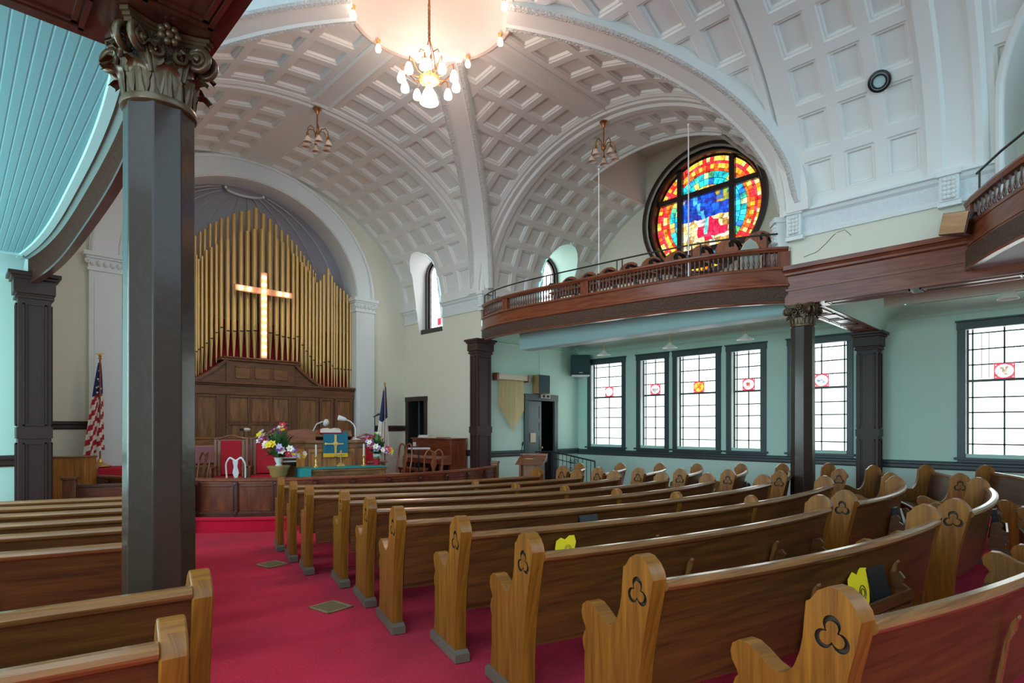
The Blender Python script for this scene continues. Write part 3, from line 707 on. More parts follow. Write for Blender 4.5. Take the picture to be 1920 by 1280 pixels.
# ------------------------------------------------------------------ beams
def soffit_panels(m, x0, x1, y0, y1, z, n, along):
    for i in range(n):
        if along == 1: a0, a1, b0, b1 = x0 + .07, x1 - .07, y0 + (y1 - y0) * i / n + .05, y0 + (y1 - y0) * (i + 1) / n - .05
        else: a0, a1, b0, b1 = x0 + (x1 - x0) * i / n + .05, x0 + (x1 - x0) * (i + 1) / n - .05, y0 + .07, y1 - .07
        for e, dp in ((0, .016), (.03, .010)):
            c0, c1, d0, d1 = a0 + e, a1 - e, b0 + e, b1 - e
            for q in ((c0, c1, d0, d0 + .02), (c0, c1, d1 - .02, d1), (c0, c0 + .02, d0, d1), (c1 - .02, c1, d0, d1)): m.box(q[0], q[1], q[2], q[3], z - dp, z)
m = MB(); m.box(.53, .95, -5, 3.39, ZE + 1.86, ZE + 2.4); m.box(-5, .53, 2.97, 3.39, ZE + 1.86, ZE + 2.4)
soffit_panels(m, .53, .95, -4.6, 2.95, ZE + 1.86, 4, 1); soffit_panels(m, -4.6, .5, 2.97, 3.39, ZE + 1.86, 3, 0)
m.box(-5, .9, 3.39, 3.41, ZE + 2.02, ZE + 2.05)
struct(m.build('trim_beam_west', 'mahog_dark', None, 1, 30))
prof = [(0, 1.785), (0, 2.0), (.018, 2.0), (.018, 2.03), (0, 2.03), (0, 2.21), (.03, 2.23), (.03, 2.26), (.05, 2.29), (.075, 2.30), (.075, 2.36), (-.38, 2.36), (-.38, 1.785)]
m = MB(); m.sweep([((8.87, y, ZE), (-1, 0, 0), (0, 0, 1)) for y in (3.27, -3)], prof)
m.sweep([((x, 2.85, ZE), (0, -1, 0), (0, 0, 1)) for x in (12.66, 9.2)], [(0, 1.785), (0, 2.36), (-.42, 2.36), (-.42, 1.785)])
soffit_panels(m, 9.30, 12.4, 2.85, 3.27, ZE + 1.785, 5, 0); soffit_panels(m, 8.87, 9.25, -2.8, 2.8, ZE + 1.785, 5, 1)
m.box(8.865, 8.872, 3.24, 3.272, ZE + 1.785, ZE + 2.3)
struct(m.build('trim_beam_east', 'mahog', None, 1, 30))

# ------------------------------------------------------------------ ceilings under the galleries
def cove(m, frm, to, ax, c0, c1, n=8):
    """quarter cove from (u0,z0) on the ceiling to (u1,z1) on the wall, extruded along axis ax from c0 to c1"""
    L = []
    for i in range(n + 1):
        t = PI / 2 * i / n; u = frm[0] + (to[0] - frm[0]) * math.sin(t); z = to[1] + (frm[1] - to[1]) * math.cos(t); L.append((u, z))
    V = []
    for c in (c0, c1):
        for u, z in L: V.append((u, c, z) if ax == 1 else (c, u, z))
    m.add(V, [(i, i + 1, n + 2 + i, n + 1 + i) for i in range(n)])
m = MB(); m.add([(-6, 3.39, ZE + 2.2), (.80, 3.39, ZE + 2.2), (.98, 5.0, ZE + 2.2), (1.0, 6.6, ZE + 2.2), (.98, 8.2, ZE + 2.2), (.82, 9.7, ZE + 2.2), (-6, 9.7, ZE + 2.2)], [tuple(range(7))])
struct(m.build('ceiling_west_gallery', 'board_aqua', None, 1, flip=False))
m = MB(); cove(m, (9.62, ZE + 2.2), (10.1, ZE + 1.99), 0, -6, .72); m.box(-6, .68, 9.60, 9.66, ZE + 2.17, ZE + 2.205); struct(m.build('trim_cove_west', 'aqua', ang=40))
m = MB(); m.add([(9.6, 3.27, ZE + 2.26), (12.05, 3.27, ZE + 2.26), (12.05, 10.3, ZE + 2.26), (9.0, 10.3, ZE + 2.26), (8.5, 9.0, ZE + 2.26), (8.45, 5, ZE + 2.26), (8.9, 3.27, ZE + 2.26)], [tuple(range(7))])
cove(m, (12.0, ZE + 2.26), (12.7, ZE + 2.06), 1, 3.27, 10.3); struct(m.build('ceiling_under_gallery', 'mint', ang=40))
m = MB(); m.box(9.40, 9.80, 3.2, 9.36, ZE + 1.775, ZE + 2.27); m.tube([(9.40, 3.2, ZE + 1.775), (9.40, 9.36, ZE + 1.775)], .016, 6); struct(m.build('trim_bulkhead', 'aqua', ang=30, bevel=.008))  # shaded west face painted aqua against the lit mint ceiling
m = MB(); m.add([(9.25, -3, ZE + 2.16), (12.15, -3, ZE + 2.16), (12.15, 2.4, ZE + 2.16), (9.25, 2.4, ZE + 2.16)], [(0, 1, 2, 3)]); struct(m.build('ceiling_aisle', 'board_mint', None, flip=False))
m = MB(); cove(m, (12.12, ZE + 2.16), (12.7, ZE + 1.97), 1, -3, 2.85); cove(m, (2.42, ZE + 2.16), (2.85, ZE + 1.80), 0, 9.25, 12.7)
m.tube([(12.12, -3, ZE + 2.155), (12.12, 2.42, ZE + 2.155), (9.25, 2.42, ZE + 2.155)], .016, 6); struct(m.build('trim_cove_aisle', 'mint', ang=40))

# ------------------------------------------------------------------ gallery fronts
def baluster_mesh(h):
    m = MB(); k = h / .27
    m.lathe([(.016, 0), (.016, .03 * k), (.010, .04 * k), (.017, .06 * k), (.022, .09 * k), (.018, .125 * k), (.010, .165 * k), (.012, .175 * k), (.009, .19 * k), (.013, .215 * k), (.016, .235 * k), (.016, h)], 8)
    return m
def curve_frames(pts, zf):
    fr = []
    for i, p in enumerate(pts):
        a = Vector(pts[max(i - 1, 0)]); c = Vector(pts[min(i + 1, len(pts) - 1)]); d = (c - a).normalized(); n_ = Vector((-d.y, d.x))
        fr.append(((p[0], p[1], zf(p)), (n_.x, n_.y, 0), (0, 0, 1)))
    return fr
def gallery_front(label, pts, zf, nbal, outward, newels=(), rail=True):
    t = thing('gallery_balustrade', label, 'balustrade', (0, 0, 0)); fr = curve_frames(pts, zf)
    fr = [(o, (u[0] * outward, u[1] * outward, 0), w) for o, u, w in fr]
    def part(nm, prof, mat): m = MB(); m.sweep(fr, prof); return m.build(nm, mat, t, 1, 30)
    part('embossed_band', [(-.05, 1.93), (.0, 1.93), (.035, 2.05), (.035, 2.16), (-.05, 2.16)], 'lincrusta')
    part('band_moulding', [(-.03, 2.15), (.045, 2.15), (.06, 2.165), (.06, 2.185), (.045, 2.20), (-.03, 2.20)], 'mahog')
    part('foot_moulding', [(-.06, 1.91), (.012, 1.91), (.022, 1.925), (.012, 1.94), (-.06, 1.94)], 'mahog')
    part('fascia', [(-.04, 2.195), (.04, 2.195), (.03, 2.27), (.03, 2.41), (-.04, 2.41)], 'mahog')
    part('bottom_rail', [(-.05, 2.405), (.06, 2.405), (.065, 2.42), (.05, 2.445), (-.05, 2.445)], 'mahog')
    part('top_rail', [(-.05, 2.67), (.045, 2.67), (.055, 2.69), (.075, 2.705), (.075, 2.73), (.05, 2.745), (-.06, 2.745), (-.07, 2.715)], 'mahog')
    L = [0]
    for i in range(1, len(pts)): L.append(L[-1] + math.dist(pts[i], pts[i - 1]))
    def at(s):
        s *= L[-1]; i = max(j for j in range(len(L)) if L[j] <= s + 1e-9); i = min(i, len(L) - 2); q = (s - L[i]) / (L[i + 1] - L[i])
        p = (pts[i][0] + (pts[i + 1][0] - pts[i][0]) * q, pts[i][1] + (pts[i + 1][1] - pts[i][1]) * q); u = fr[i][1]; return p, u
    first = None
    for k in range(nbal):
        s = (k + .5) / nbal
        if any(abs(s - nw) < .014 for nw in newels): continue
        p, u = at(s)
        if first is None: first = baluster_mesh(.235).build('baluster', 'spindle', t, 2, 50); o = first
        else: o = first.copy(); COL.objects.link(o); o.parent = t
        o.location = (p[0], p[1], zf(p) + 2.443)
    for s in newels:
        p, u = at(s); m = MB(); d = Vector((-u[1], u[0], 0)); m.obox((p[0], p[1], zf(p) + 2.555), d * .085, Vector(u) * .045, (0, 0, .12)); m.build('newel', 'mahog', t, 2, 30, bevel=.006)
    return t, at
def zE(p): return ZE + .07 - .15 * (10.1 - p[1]) / 6.9
EP = [(8.90 - .50 * (1 - abs(2 * i / 48 - 1) ** 4), 10.04 - 6.80 * i / 48) for i in range(49)]
GE, GAT = gallery_front('curved mahogany gallery front with turned spindles below the round stained glass window', EP, zE, 96, -1, newels=(.008, .18, .50, .992))
WP = [(.80 + .17 * (1 - abs(2 * i / 24 - 1) ** 3), 3.42 + 6.42 * i / 24) for i in range(25)]
def zW(p): return ZE + .02
t = thing('gallery_parapet', 'dark embossed gallery edge under the aqua ceiling at the upper left', 'parapet', (0, 0, 0)); fr = [(o, (-u[0], -u[1], 0), w) for o, u, w in curve_frames(WP, zW)]
m = MB(); m.sweep(fr, [(-.05, 1.86), (.0, 1.86), (.02, 2.04), (.02, 2.20), (-.05, 2.20)]); m.build('embossed_band', 'lincrusta_dimmed', t, 1)
m = MB(); m.sweep(fr, [(-.06, 1.845), (.012, 1.845), (.022, 1.86), (.012, 1.875), (-.06, 1.875)]); m.build('foot_moulding', 'mahog_dark', t, 1)
m = MB(); m.sweep(fr, [(-.05, 2.20), (.03, 2.20), (.03, 2.78), (-.05, 2.78)]); m.build('fascia', 'mahog_dark', t, 1)
m = MB(); m.sweep([(o, (-u[0], -u[1], 0), w) for o, u, w in fr], [(.04, 2.198), (.20, 2.198), (.18, 2.165), (.12, 2.16), (.10, 2.175), (.04, 2.175)]); m.build('edge_moulding', 'aqua', t, 1)
RP = [(8.84 - .02 * i - .001 * i * i * .9, 1.10 - .0195 * i - .00075 * i * i) for i in range(0, 46)]
RP = [(8.85, 1.10), (8.68, 1.03), (8.48, .93), (8.13, .75), (7.78, .54), (7.4, .26), (7.0, -.1), (6.6, -.6)]
def zR(p): return ZE - .02
GR, RAT = gallery_front('dark wood rear gallery front with spindles at the right edge', RP, zR, 28, 1, newels=(.02,))
m = MB(); m.sweep([(o, u, w) for o, u, w in curve_frames(RP, zR)], [(.0, 2.035), (.05, 2.035), (.05, 2.065), (.0, 2.065)]); m.build('middle_moulding', 'mahog', GR, 1)
m = MB(); m.add([(8.86, 1.1, ZE + 1.9), (7.78, .54, ZE + 1.9), (6.6, -.6, ZE + 1.9), (6.6, -3, ZE + 1.9), (8.86, -3, ZE + 1.9)], [tuple(range(5))]); struct(m.build('ceiling_rear_gallery', 'aqua', flip=False))
m = MB(); m.add([(8.9, 1.1, ZE + 2.3), (7.78, .54, ZE + 2.3), (6.6, -.6, ZE + 2.3), (6.6, -3, ZE + 2.3), (10.6, -3, ZE + 2.3), (10.6, 1.1, ZE + 2.3)], [tuple(range(6))]); struct(m.build('floor_rear_gallery', 'panel', flip=False))
# gallery floor with a raised tier, black guard rails, seats
m = MB(); m.prism([(p[0] + .05, p[1]) for p in EP] + [(12.68, 3.3), (12.68, 10.05)], ZE + 2.28, ZE + 2.40, lambda p, q, h: (p, q, h)); m.box(10.2, 12.68, 3.35, 10.0, ZE + 2.40, ZE + 2.62); struct(m.build('floor_gallery', 'panel'))
def guard(name, label, at, zf, h, posts, s0, s1, n=30):
    t = thing(name, label, 'guard rail', (0, 0, 0)); m = MB(); P = [(*at(s0 + (s1 - s0) * i / n)[0],) for i in range(n + 1)]
    m.tube([(p[0], p[1], zf(p) + h) for p in P], .014, 8); m.build('handrail', 'iron', t)
    for s in posts:
        p = at(s)[0]; m = MB(); m.tube([(p[0], p[1], zf(p) + 2.735), (p[0], p[1], zf(p) + h)], .011, 8); m.lathe([(.03, 0), (.03, .008)], 10, (p[0], p[1], zf(p) + 2.745)); m.build('post', 'iron', t)
guard('guard_rail', 'thin black guard rail running above the curved gallery front', GAT, zE, 2.95, (.02, .10, .116, .36, .376, .60, .616, .80, .82, .96), .005, .98)
guard('guard_rail', 'black guard rail on the rear gallery at the right edge', RAT, zR, 3.0, (.10, .5, .9), .075, .98)
zg = ZE + 2.62
seat0 = None
words_ = ['leftmost', 'second', 'third', 'fourth', 'fifth', 'sixth', 'seventh', 'eighth', 'ninth']
for k in range(9):
    y = 8.10 - .51 * k
    lab = 'brown wooden gallery seat, %s from the left behind the gallery rail' % words_[k]
    if seat0 is None:
        t = thing('gallery_chair', lab, 'seat', (9.62, y, ZE + 2.55), 0, 'wooden gallery seats')
        pts = [(-.20, .30), (-.225, .56), (-.19, .66), (-.10, .715), (0, .73), (.10, .715), (.19, .66), (.225, .56), (.20, .30)]
        m = MB(); m.prism(pts, .0, .03, lambda p, q, h: (h + (q - .3) * .16, p, q)); m.build('backrest', 'chairwood', t, 2, 40, bevel=.008)
        m = MB(); m.prism([(-.21, -.05), (-.19, -.40), (.19, -.40), (.21, -.05)], .30, .34, lambda p, q, h: (q + .02, p, h)); m.build('seat', 'chairwood', t, 1, 40, bevel=.01)
        for sy in (-.232, .232):
            m = MB(); m.tube([(.0, sy, .0), (-.02, sy, .35), (.0, sy, .5), (-.12, sy, .56), (-.30, sy, .55), (-.36, sy, .49), (-.33, sy, .44)], .02, 8); m.build('arm', 'black', t)
        seat0 = t
    else:
        c = copy_tree(seat0); c.location = (9.62, y, ZE + 2.55); c['label'] = lab
t = thing('shrouded_chair', 'pale pointed-arch chair back standing at the right end of the gallery', 'chair', (9.02, 3.86, ZE + 2.40), R(20))
pts = [(-.15, .0), (-.15, .42), (-.10, .52), (0, .60), (.10, .52), (.15, .42), (.15, .0)]
m = MB(); m.prism(pts, 0, .03, lambda p, q, h: (h, p, q)); m.build('backrest', 'cornerchair', t); m = MB(); m.tube([(.015, p[0], p[1]) for p in pts], .014, 8); m.build('frame', 'cream_seat', t)
m = MB(); m.box(.02, .36, -.15, .15, .26, .29); m.build('seat', 'cornerchair', t); t.scale = (.85, .85, .93)
t = thing('bench_end', 'brown carved bench end at the right end of the gallery by the pier', 'bench', (9.25, 3.52, ZE + 2.40))
pts = [(-.22, 0), (-.22, .36), (-.18, .48), (-.08, .52), (-.05, .60), (.02, .66), (.08, .60), (.10, .50), (.20, .40), (.24, .30), (.24, 0)]
m = MB(); m.prism(pts, -.02, .02, lambda p, q, h: (p * .4, p, q) if False else (h, p, q)); m.build('end_panel', 'chairwood', t, 2, 40, bevel=.006); m = MB(); m.box(.02, .42, -.22, .24, .3, .34); m.build('seat', 'chairwood', t)
for lab, (x, y), zt_, zb in (('slender white pole standing at the gallery rail near its middle newel', (8.46, 6.38), 4.68, 2.42), ('slender white pole standing at the gallery rail before the stained glass', (8.45, 4.60), 4.82, 2.38)):
    t = thing('white_pole', lab, 'pole', (x, y, ZE + zb)); m = MB(); m.lathe([(.011, 0), (.010, zt_ - zb)], 8); m.build('shaft', 'white', t); m = MB(); m.ball((0, 0, zt_ - zb), .022, 10); m.build('finial', 'white', t); m = MB(); m.box(-.03, .03, -.02, .02, .30, .36); m.build('clamp', 'black', t)
t = thing('loudspeaker', 'tan wedge loudspeaker hung at the end of the rear gallery', 'loudspeaker', (8.66, 1.16, ZE + 2.42), R(-22)); t.rotation_euler = (R(12), 0, R(-25))
m = MB(); m.prism([(-.13, -.16), (.13, -.10), (.13, .10), (-.13, .16)], -.13, .13, lambda p, q, h: (p, q, h)); m.build('cabinet', 'mahog_dark', t, 0, 30, bevel=.006); m = MB(); m.box(-.142, -.131, -.145, .145, -.118, .118); m.build('grille', 'tan', t)
m = MB(); m.tube([(.1, 0, .10), (.12, 0, .2), (.16, 0, .28)], .014, 8); m.build('bracket', 'iron', t)

# ------------------------------------------------------------------ windows
def med_mesh(w, h, kind):
    """small painted medallion: red square with a pale roundel and a blot of colour"""
    b = bmesh.new(); cl = b.loops.layers.float_color.new('Col')
    def poly(pts, x, c):
        f = b.faces.new([b.verts.new((x, p, q)) for p, q in pts])
        for l in f.loops: l[cl] = (*c, 1)
    n = 24; ring = [(w * .44 * math.cos(2 * PI * i / n), h * .44 * math.sin(2 * PI * i / n)) for i in range(n)]
    poly([(-w / 2, -h / 2), (w / 2, -h / 2), (w / 2, h / 2), (-w / 2, h / 2)], 0, (.9, .05, .09))
    for sx in (-1, 1):
        for sy in (-1, 1): poly([(sx * w * .40 + .012 * math.cos(a), sy * h * .40 + .012 * math.sin(a)) for a in [PI / 3 * k for k in range(6)]], -.0012, (1., .6, .6))
    base = {'w': (1, 1, .98), 'o': (1., .55, .06)}.get(kind[0], (1, 1, 1)); poly(ring, -.002, base)
    dark = {'g': (.25, .28, .3), 'r': (.5, .12, .08), 'b': (.15, .3, .8), 's': (.40, .34, .22), 'o': (.7, .15, .02), 'n': (.95, .9, .9)}[kind[1]]
    rnd = random.Random(kind)
    for k in range(9):
        a = rnd.random() * 6.28; rr = rnd.random() * .26; cx, cy = w * rr * math.cos(a), h * rr * math.sin(a); s = .018 + .02 * rnd.random()
        poly([(cx + s * math.cos(q * PI / 3) * rnd.uniform(.5, 1.3), cy + s * .7 * math.sin(q * PI / 3)) for q in range(6)], -.003 - k * .0003, dark)
    me = bpy.data.meshes.new('medallion'); b.to_mesh(me); b.free(); me.materials.append(M['med']); return me
def aisle_window(n, y0, y1, kind):
    X = XWALL; w = y1 - y0; cw = .115
    m = MB()
    m.box(X - .03, X + .02, y0, y0 + cw, WZ0, WZ1); m.box(X - .03, X + .02, y1 - cw, y1, WZ0, WZ1); m.box(X - .035, X + .02, y0 - .01, y1 + .01, WZ1 - .13, WZ1); m.box(X - .05, X + .02, y0 - .03, y1 + .03, WZ1, WZ1 + .03)
    fr = struct(m.build('window_%d' % n, 'trim', None, 2, 30, bevel=.005))
    m = MB(); m.box(X - .09, X + .03, y0 - .04, y1 + .04, WZ0 - .005, WZ0 + .035); m.box(X - .025, X + .02, y0, y1, WZ0 - .10, WZ0); m.build('window_sill', 'trim', fr, 1, 30, bevel=.005)
    g0, g1, h0, h1 = y0 + cw, y1 - cw, WZ0 + .03, WZ1 - .13; D = .17
    m = MB(); m.add([(X, g0, h0), (X + D, g0, h0), (X + D, g0, h1), (X, g0, h1)], [(0, 1, 2, 3)]); m.add([(X, g1, h0), (X + D, g1, h0), (X + D, g1, h1), (X, g1, h1)], [(0, 1, 2, 3)])
    m.add([(X, g0, h1), (X + D, g0, h1), (X + D, g1, h1), (X, g1, h1)], [(0, 1, 2, 3)]); m.add([(X, g0, h0), (X + D, g0, h0), (X + D, g1, h0), (X, g1, h0)], [(0, 1, 2, 3)])
    m.build('jamb', 'trimwhite', fr, flip=False)
    gx = X + D - .02; H = h1 - h0; W = g1 - g0; s = MB()
    for f in ((.08, .5, .92) if w > 1.05 else (.10, .5, .90)): s.box(gx - .012, gx, g0 + W * f - .013, g0 + W * f + .013, h0, h1)
    for f in (.03, .155, .275, .53, .647, .77, .894): s.box(gx - .012, gx, g0, g1, h1 - H * f - .012, h1 - H * f + .012)
    s.box(gx - .03, gx, g0, g1, h1 - H * .40 - .022, h1 - H * .40 + .022); s.box(gx - .025, gx, g0, g0 + .03, h0, h1); s.box(gx - .025, gx, g1 - .03, g1, h0, h1); s.box(gx - .025, gx, g0, g1, h0, h0 + .03)
    for f in (.22, .30, .38, .62, .70, .80): s.box(gx - .006, gx, g0 + W * f - .004, g0 + W * f + .004, h1 - H * .38, h1 - H * .03)
    s.build('sash', 'sash', fr)
    p = MB(); p.add([(gx, g0, h0), (gx, g1, h0), (gx, g1, h1), (gx, g0, h1)], [(0, 3, 2, 1)]); p.build('pane', 'pane', fr, flip=False)
    me = med_mesh(.28, H * .115, kind); o = bpy.data.objects.new('medallion', me); COL.objects.link(o); o.parent = fr; o.location = (gx - .014, (g0 + g1) / 2, h1 - H * .333)
for i, ((a, b_), k) in enumerate(zip(WIN, ('wn', 'wg', 'oo', 'wr', 'wb', 'ws'))): aisle_window(i + 1, a, b_, k)

# round stained-glass window
m = MB(); m.lathe([(RR - .02, -.10), (RR + .06, -.10), (RR + .06, .02), (RR - .02, .05), (RR - .08, .02), (RR - .10, .02), (RR - .13, .06), (RR - .13, .26), (RR - .17, .26), (RR - .17, .30), (RR - .02, .30)], 72, (XWALL - .0, RY, RZ), axis=(1, 0, 0), cap=False)
rose = struct(m.build('window_7', 'rosewood', None, 0, 40))
GXR, GR_ = XWALL + .24, RR - .15
for yy in (-.66, .66):
    hh = math.sqrt(GR_ ** 2 - yy ** 2); m = MB(); m.box(GXR - .10, GXR + .02, RY + yy - .065, RY + yy + .065, RZ - hh, RZ + hh); m.build('mullion', 'rosewood', rose, 2, bevel=.01)
for zz in (-.86, .53):
    hh = math.sqrt(GR_ ** 2 - zz ** 2); m = MB(); m.box(GXR - .09, GXR + .02, RY - hh, RY + hh, RZ + zz - .065, RZ + zz + .065); m.build('transom', 'rosewood', rose, 1, bevel=.01)
b = bmesh.new(); cl = b.loops.layers.float_color.new('Col'); rnd = random.Random(3)
WARM = [(1., .32, .02), (1., .55, .04), (.95, .12, .02), (1., .72, .10), (.85, .03, .03), (1., .45, .05), (.9, .8, .25)]
COOL = [(.02, .55, .62), (.03, .40, .75), (.05, .60, .45), (.10, .50, .20), (.55, .75, .35), (.02, .18, .62), (.9, .62, .12), (.05, .66, .75), (.02, .45, .50), (.60, .25, .10)]
def cell(pts, c, gap=.94):
    cy = sum(p[0] for p in pts) / len(pts); cz = sum(p[1] for p in pts) / len(pts)
    f = b.faces.new([b.verts.new((GXR, RY + cy + (p[0] - cy) * gap, RZ + cz + (p[1] - cz) * gap)) for p in pts])
    for l in f.loops: l[cl] = (*c, 1)
for r0, r1, nn, pal in ((1.33, 1.22, 84, WARM), (1.22, 1.165, 60, [(.85, .02, .03), (.9, .05, .12)]), (1.165, 1.05, 72, WARM), (1.05, .99, 50, [(.8, .03, .02), (.9, .15, .02)]), (.99, .84, 46, COOL), (.84, .69, 38, COOL), (.69, .55, 30, COOL)):
    for i in range(nn):
        a0, a1 = 2 * PI * i / nn, 2 * PI * (i + 1) / nn
        q = [(r0 * math.cos(a0), r0 * math.sin(a0)), (r0 * math.cos(a1), r0 * math.sin(a1)), (r1 * math.cos(a1), r1 * math.sin(a1)), (r1 * math.cos(a0), r1 * math.sin(a0))]
        cy, cz = sum(p[0] for p in q) / 4, sum(p[1] for p in q) / 4
        if abs(cy) < .62 and -.84 < cz < .48: continue
        cell(q, rnd.choice(pal), .92)
# the middle light: an abstract field of blue over gold and cream with a crimson mass
NX, NZ = 13, 14; J = [[(-.61 + 1.22 * i / NX + (rnd.uniform(-.03, .03) if 0 < i < NX else 0), -.82 + 1.29 * j / NZ + (rnd.uniform(-.03, .03) if 0 < j < NZ else 0)) for j in range(NZ + 1)] for i in range(NX + 1)]
for i in range(NX):
    for j in range(NZ):
        q = [J[i][j], J[i + 1][j], J[i + 1][j + 1], J[i][j + 1]]; y = -(sum(p[0] for p in q) / 4); z = sum(p[1] for p in q) / 4
        if z > -.08:
            c = rnd.choice([(.01, .05, .42), (.01, .08, .55), (.02, .03, .30), (.01, .10, .50)])
            if abs(y + .30 - (.45 - z) * .42) < .07: c = (.06, .35, .85)
            if y > .25 and z > .22: c = rnd.choice([(.25, .35, .05), (.4, .28, .04), (.05, .12, .3)])
        else:
            c = rnd.choice([(.95, .82, .50), (.9, .85, .7), (.6, .36, .08), (.85, .65, .3), (.35, .18, .05)])
            if (y - .05) ** 2 / .10 + (z + .36) ** 2 / .06 < 1 or (0 < y < .5 and abs(z + .42) < .09): c = rnd.choice([(.80, .01, .06), (.65, .01, .05), (.9, .03, .1)])
            if abs(y + .12) < .10 and -.28 < z: c = (.9, .65, .72)
            if abs(y - .02) < .05 and z > -.42: c = (.25, .75, .75)
        cell(q, c, .95)
me = bpy.data.meshes.new('stained_glass'); b.to_mesh(me); b.free(); me.materials.append(M['stain']); o = bpy.data.objects.new('stained_glass', me); COL.objects.link(o); o.parent = rose
m = MB(); m.lathe([(1e-4, 0), (RR, 0)], 48, (GXR + .012, RY, RZ), axis=(1, 0, 0), cap=False); m.build('lead_backing', 'lead', rose)

def arched_window(n, c, hw, z0, zs, P, depth, mat='pane_hi'):
    """P(u, z, d): position on the window plane, d towards the room"""
    def loop(hw_, z0_, k=18): return [(c - hw_, z0_)] + [(c - hw_ * math.cos(PI * i / k), zs + hw_ * math.sin(PI * i / k)) for i in range(k + 1)] + [(c + hw_, z0_)]
    def ring(m, ha, hb, d0, d1, za, zb):
        A, B = loop(ha, za), loop(hb, zb); N = len(A)
        V = [P(u, z, d0) for u, z in A] + [P(u, z, d0) for u, z in B] + [P(u, z, d1) for u, z in A] + [P(u, z, d1) for u, z in B]
        for i in range(N - 1): m.add([V[i], V[i + 1], V[N + i + 1], V[N + i], V[2 * N + i], V[2 * N + i + 1], V[3 * N + i + 1], V[3 * N + i]], [(4, 5, 6, 7), (0, 1, 5, 4), (3, 2, 6, 7), (0, 1, 2, 3)])
    m = MB(); ring(m, hw, hw - .10, -.02, .10, z0, z0); ring(m, hw - .10, hw - .15, -.02, .05, z0, z0)
    fr = struct(m.build('window_%d' % n, 'rosewood', None, 2, 40))
    m = MB(); m.add([P(c + u, z0 + z, d) for z in (-.10, .03) for d in (-.02, .20) for u in (-hw - .05, hw + .05)], [(0, 2, 3, 1), (4, 5, 7, 6), (0, 1, 5, 4), (2, 6, 7, 3), (0, 4, 6, 2), (1, 3, 7, 5)]); m.build('window_sill', 'rosewood', fr, 0, bevel=.006)
    L = loop(hw - .14, z0); m = MB(); m.add([P(u, z, -.01) for u, z in L], [tuple(range(len(L)))]); m.build('pane', mat, fr)
    m = MB(); H = zs + hw - z0
    for k in (-1, 0, 1): m.tube([P(c + k * (hw - .14) * .5, z0, .0), P(c + k * (hw - .14) * .5, zs + (hw - .14) * (.98 if k == 0 else .84), .0)], .006, 4)
    for k in range(1, 8): m.tube([P(c - (hw - .14), z0 + (zs - z0 + .1) * k / 8, .0), P(c + (hw - .14), z0 + (zs - z0 + .1) * k / 8, .0)], .005, 4)
    m.build('leading', 'sash', fr); return fr
w8 = arched_window(8, CW['c'], .42, CW['z0'] + .10, CW['zs'] + .06, lambda u, z, d: (9.12 - d, u, z), .1)
b8 = MB(); b8.box(9.10, 9.115, CW['c'] - .14, CW['c'] - .02, CW['z0'] + .22, CW['z0'] + .40); b8.build('red_glass', 'medred', w8)
arched_window(9, NW['c'] - .02, .52, NW['z0'] + .10, NW['zs'] + .02, lambda u, z, d: (u, 10.42 - d, z), .1)

# ------------------------------------------------------------------ doors
m = MB(); y0, y1, zt_ = 12.32, 13.10, ZE + .70
for q in ((XE - .04, XE + .02, y0 - .09, y0 + .02, -.1, zt_ + .09), (XE - .04, XE + .02, y1 - .02, y1 + .09, -.1, zt_ + .09), (XE - .045, XE + .02, y0 - .1, y1 + .1, zt_ - .02, zt_ + .10)): m.box(*q)
d1 = struct(m.build('door_1', 'pilaster', None, 2, 30, bevel=.006))
m = MB(); room_box(m, XE + .03, XE + 1.2, y0 - .3, y1 + .5, -.1, zt_ + .3, 'x0'); m.build('dark_room', 'void', d1, flip=False)
m = MB(); m.box(XE + .03, XE + .07, y0 + .34, y0 + .36, 0, zt_); m.build('curtain_edge', 'trim', d1)
m = MB(); x0, x1 = D2
for q in ((x0 - .12, x0 + .02, 10.25, 10.32, -.2, zt_ + .14), (x1 - .02, x1 + .12, 10.25, 10.32, -.2, zt_ + .14), (x0 - .13, x1 + .13, 10.245, 10.32, zt_ - .02, zt_ + .15)): m.box(*q)
d2 = struct(m.build('door_2', 'trim', None, 2, 30, bevel=.006))
m = MB(); room_box(m, x0 - .4, x1 + 1.0, 10.32, 12.0, -.2, zt_ + .4, 'y0'); m.build('dark_room', 'void', d2, flip=False)
m = MB()
L_ = .98; ca, sa = math.cos(R(3)), math.sin(R(3))
def DP(u, d, z): return (x0 + .02 + u * ca - d * sa, 10.34 + u * sa + d * ca, z)
def dbox(u0, u1, d0, d1_, z0, z1): m.add([DP(u, d, z) for z in (z0, z1) for d in (d0, d1_) for u in (u0, u1)], [(0, 2, 3, 1), (4, 5, 7, 6), (0, 1, 5, 4), (2, 6, 7, 3), (0, 4, 6, 2), (1, 3, 7, 5)])
dbox(0, L_ * .62, 0, .045, -.15, zt_ - .03)
for z0, z1 in ((.1, .5), (.58, .80), (.88, 1.30), (1.40, 1.66), (1.74, 2.1)):
    for q in ((.08, .54, z0, z0 + .025), (.08, .54, z1 - .025, z1)): dbox(q[0], q[1], -.012, 0, q[2], q[3])
    for q in ((.08, .105), (.515, .54)): dbox(q[0], q[1], -.012, 0, z0, z1)
m.build('door_leaf', 'door_teal_lit', d2, 2, 30)
m = MB(); dbox(.14, .36, -.02, -.012, 1.12, 1.36); m.build('notice', 'cream_seat', d2)
m = MB(); dbox(.56, .60, -.06, 0, .95, 1.0); m.build('door_handle', 'brass', d2)
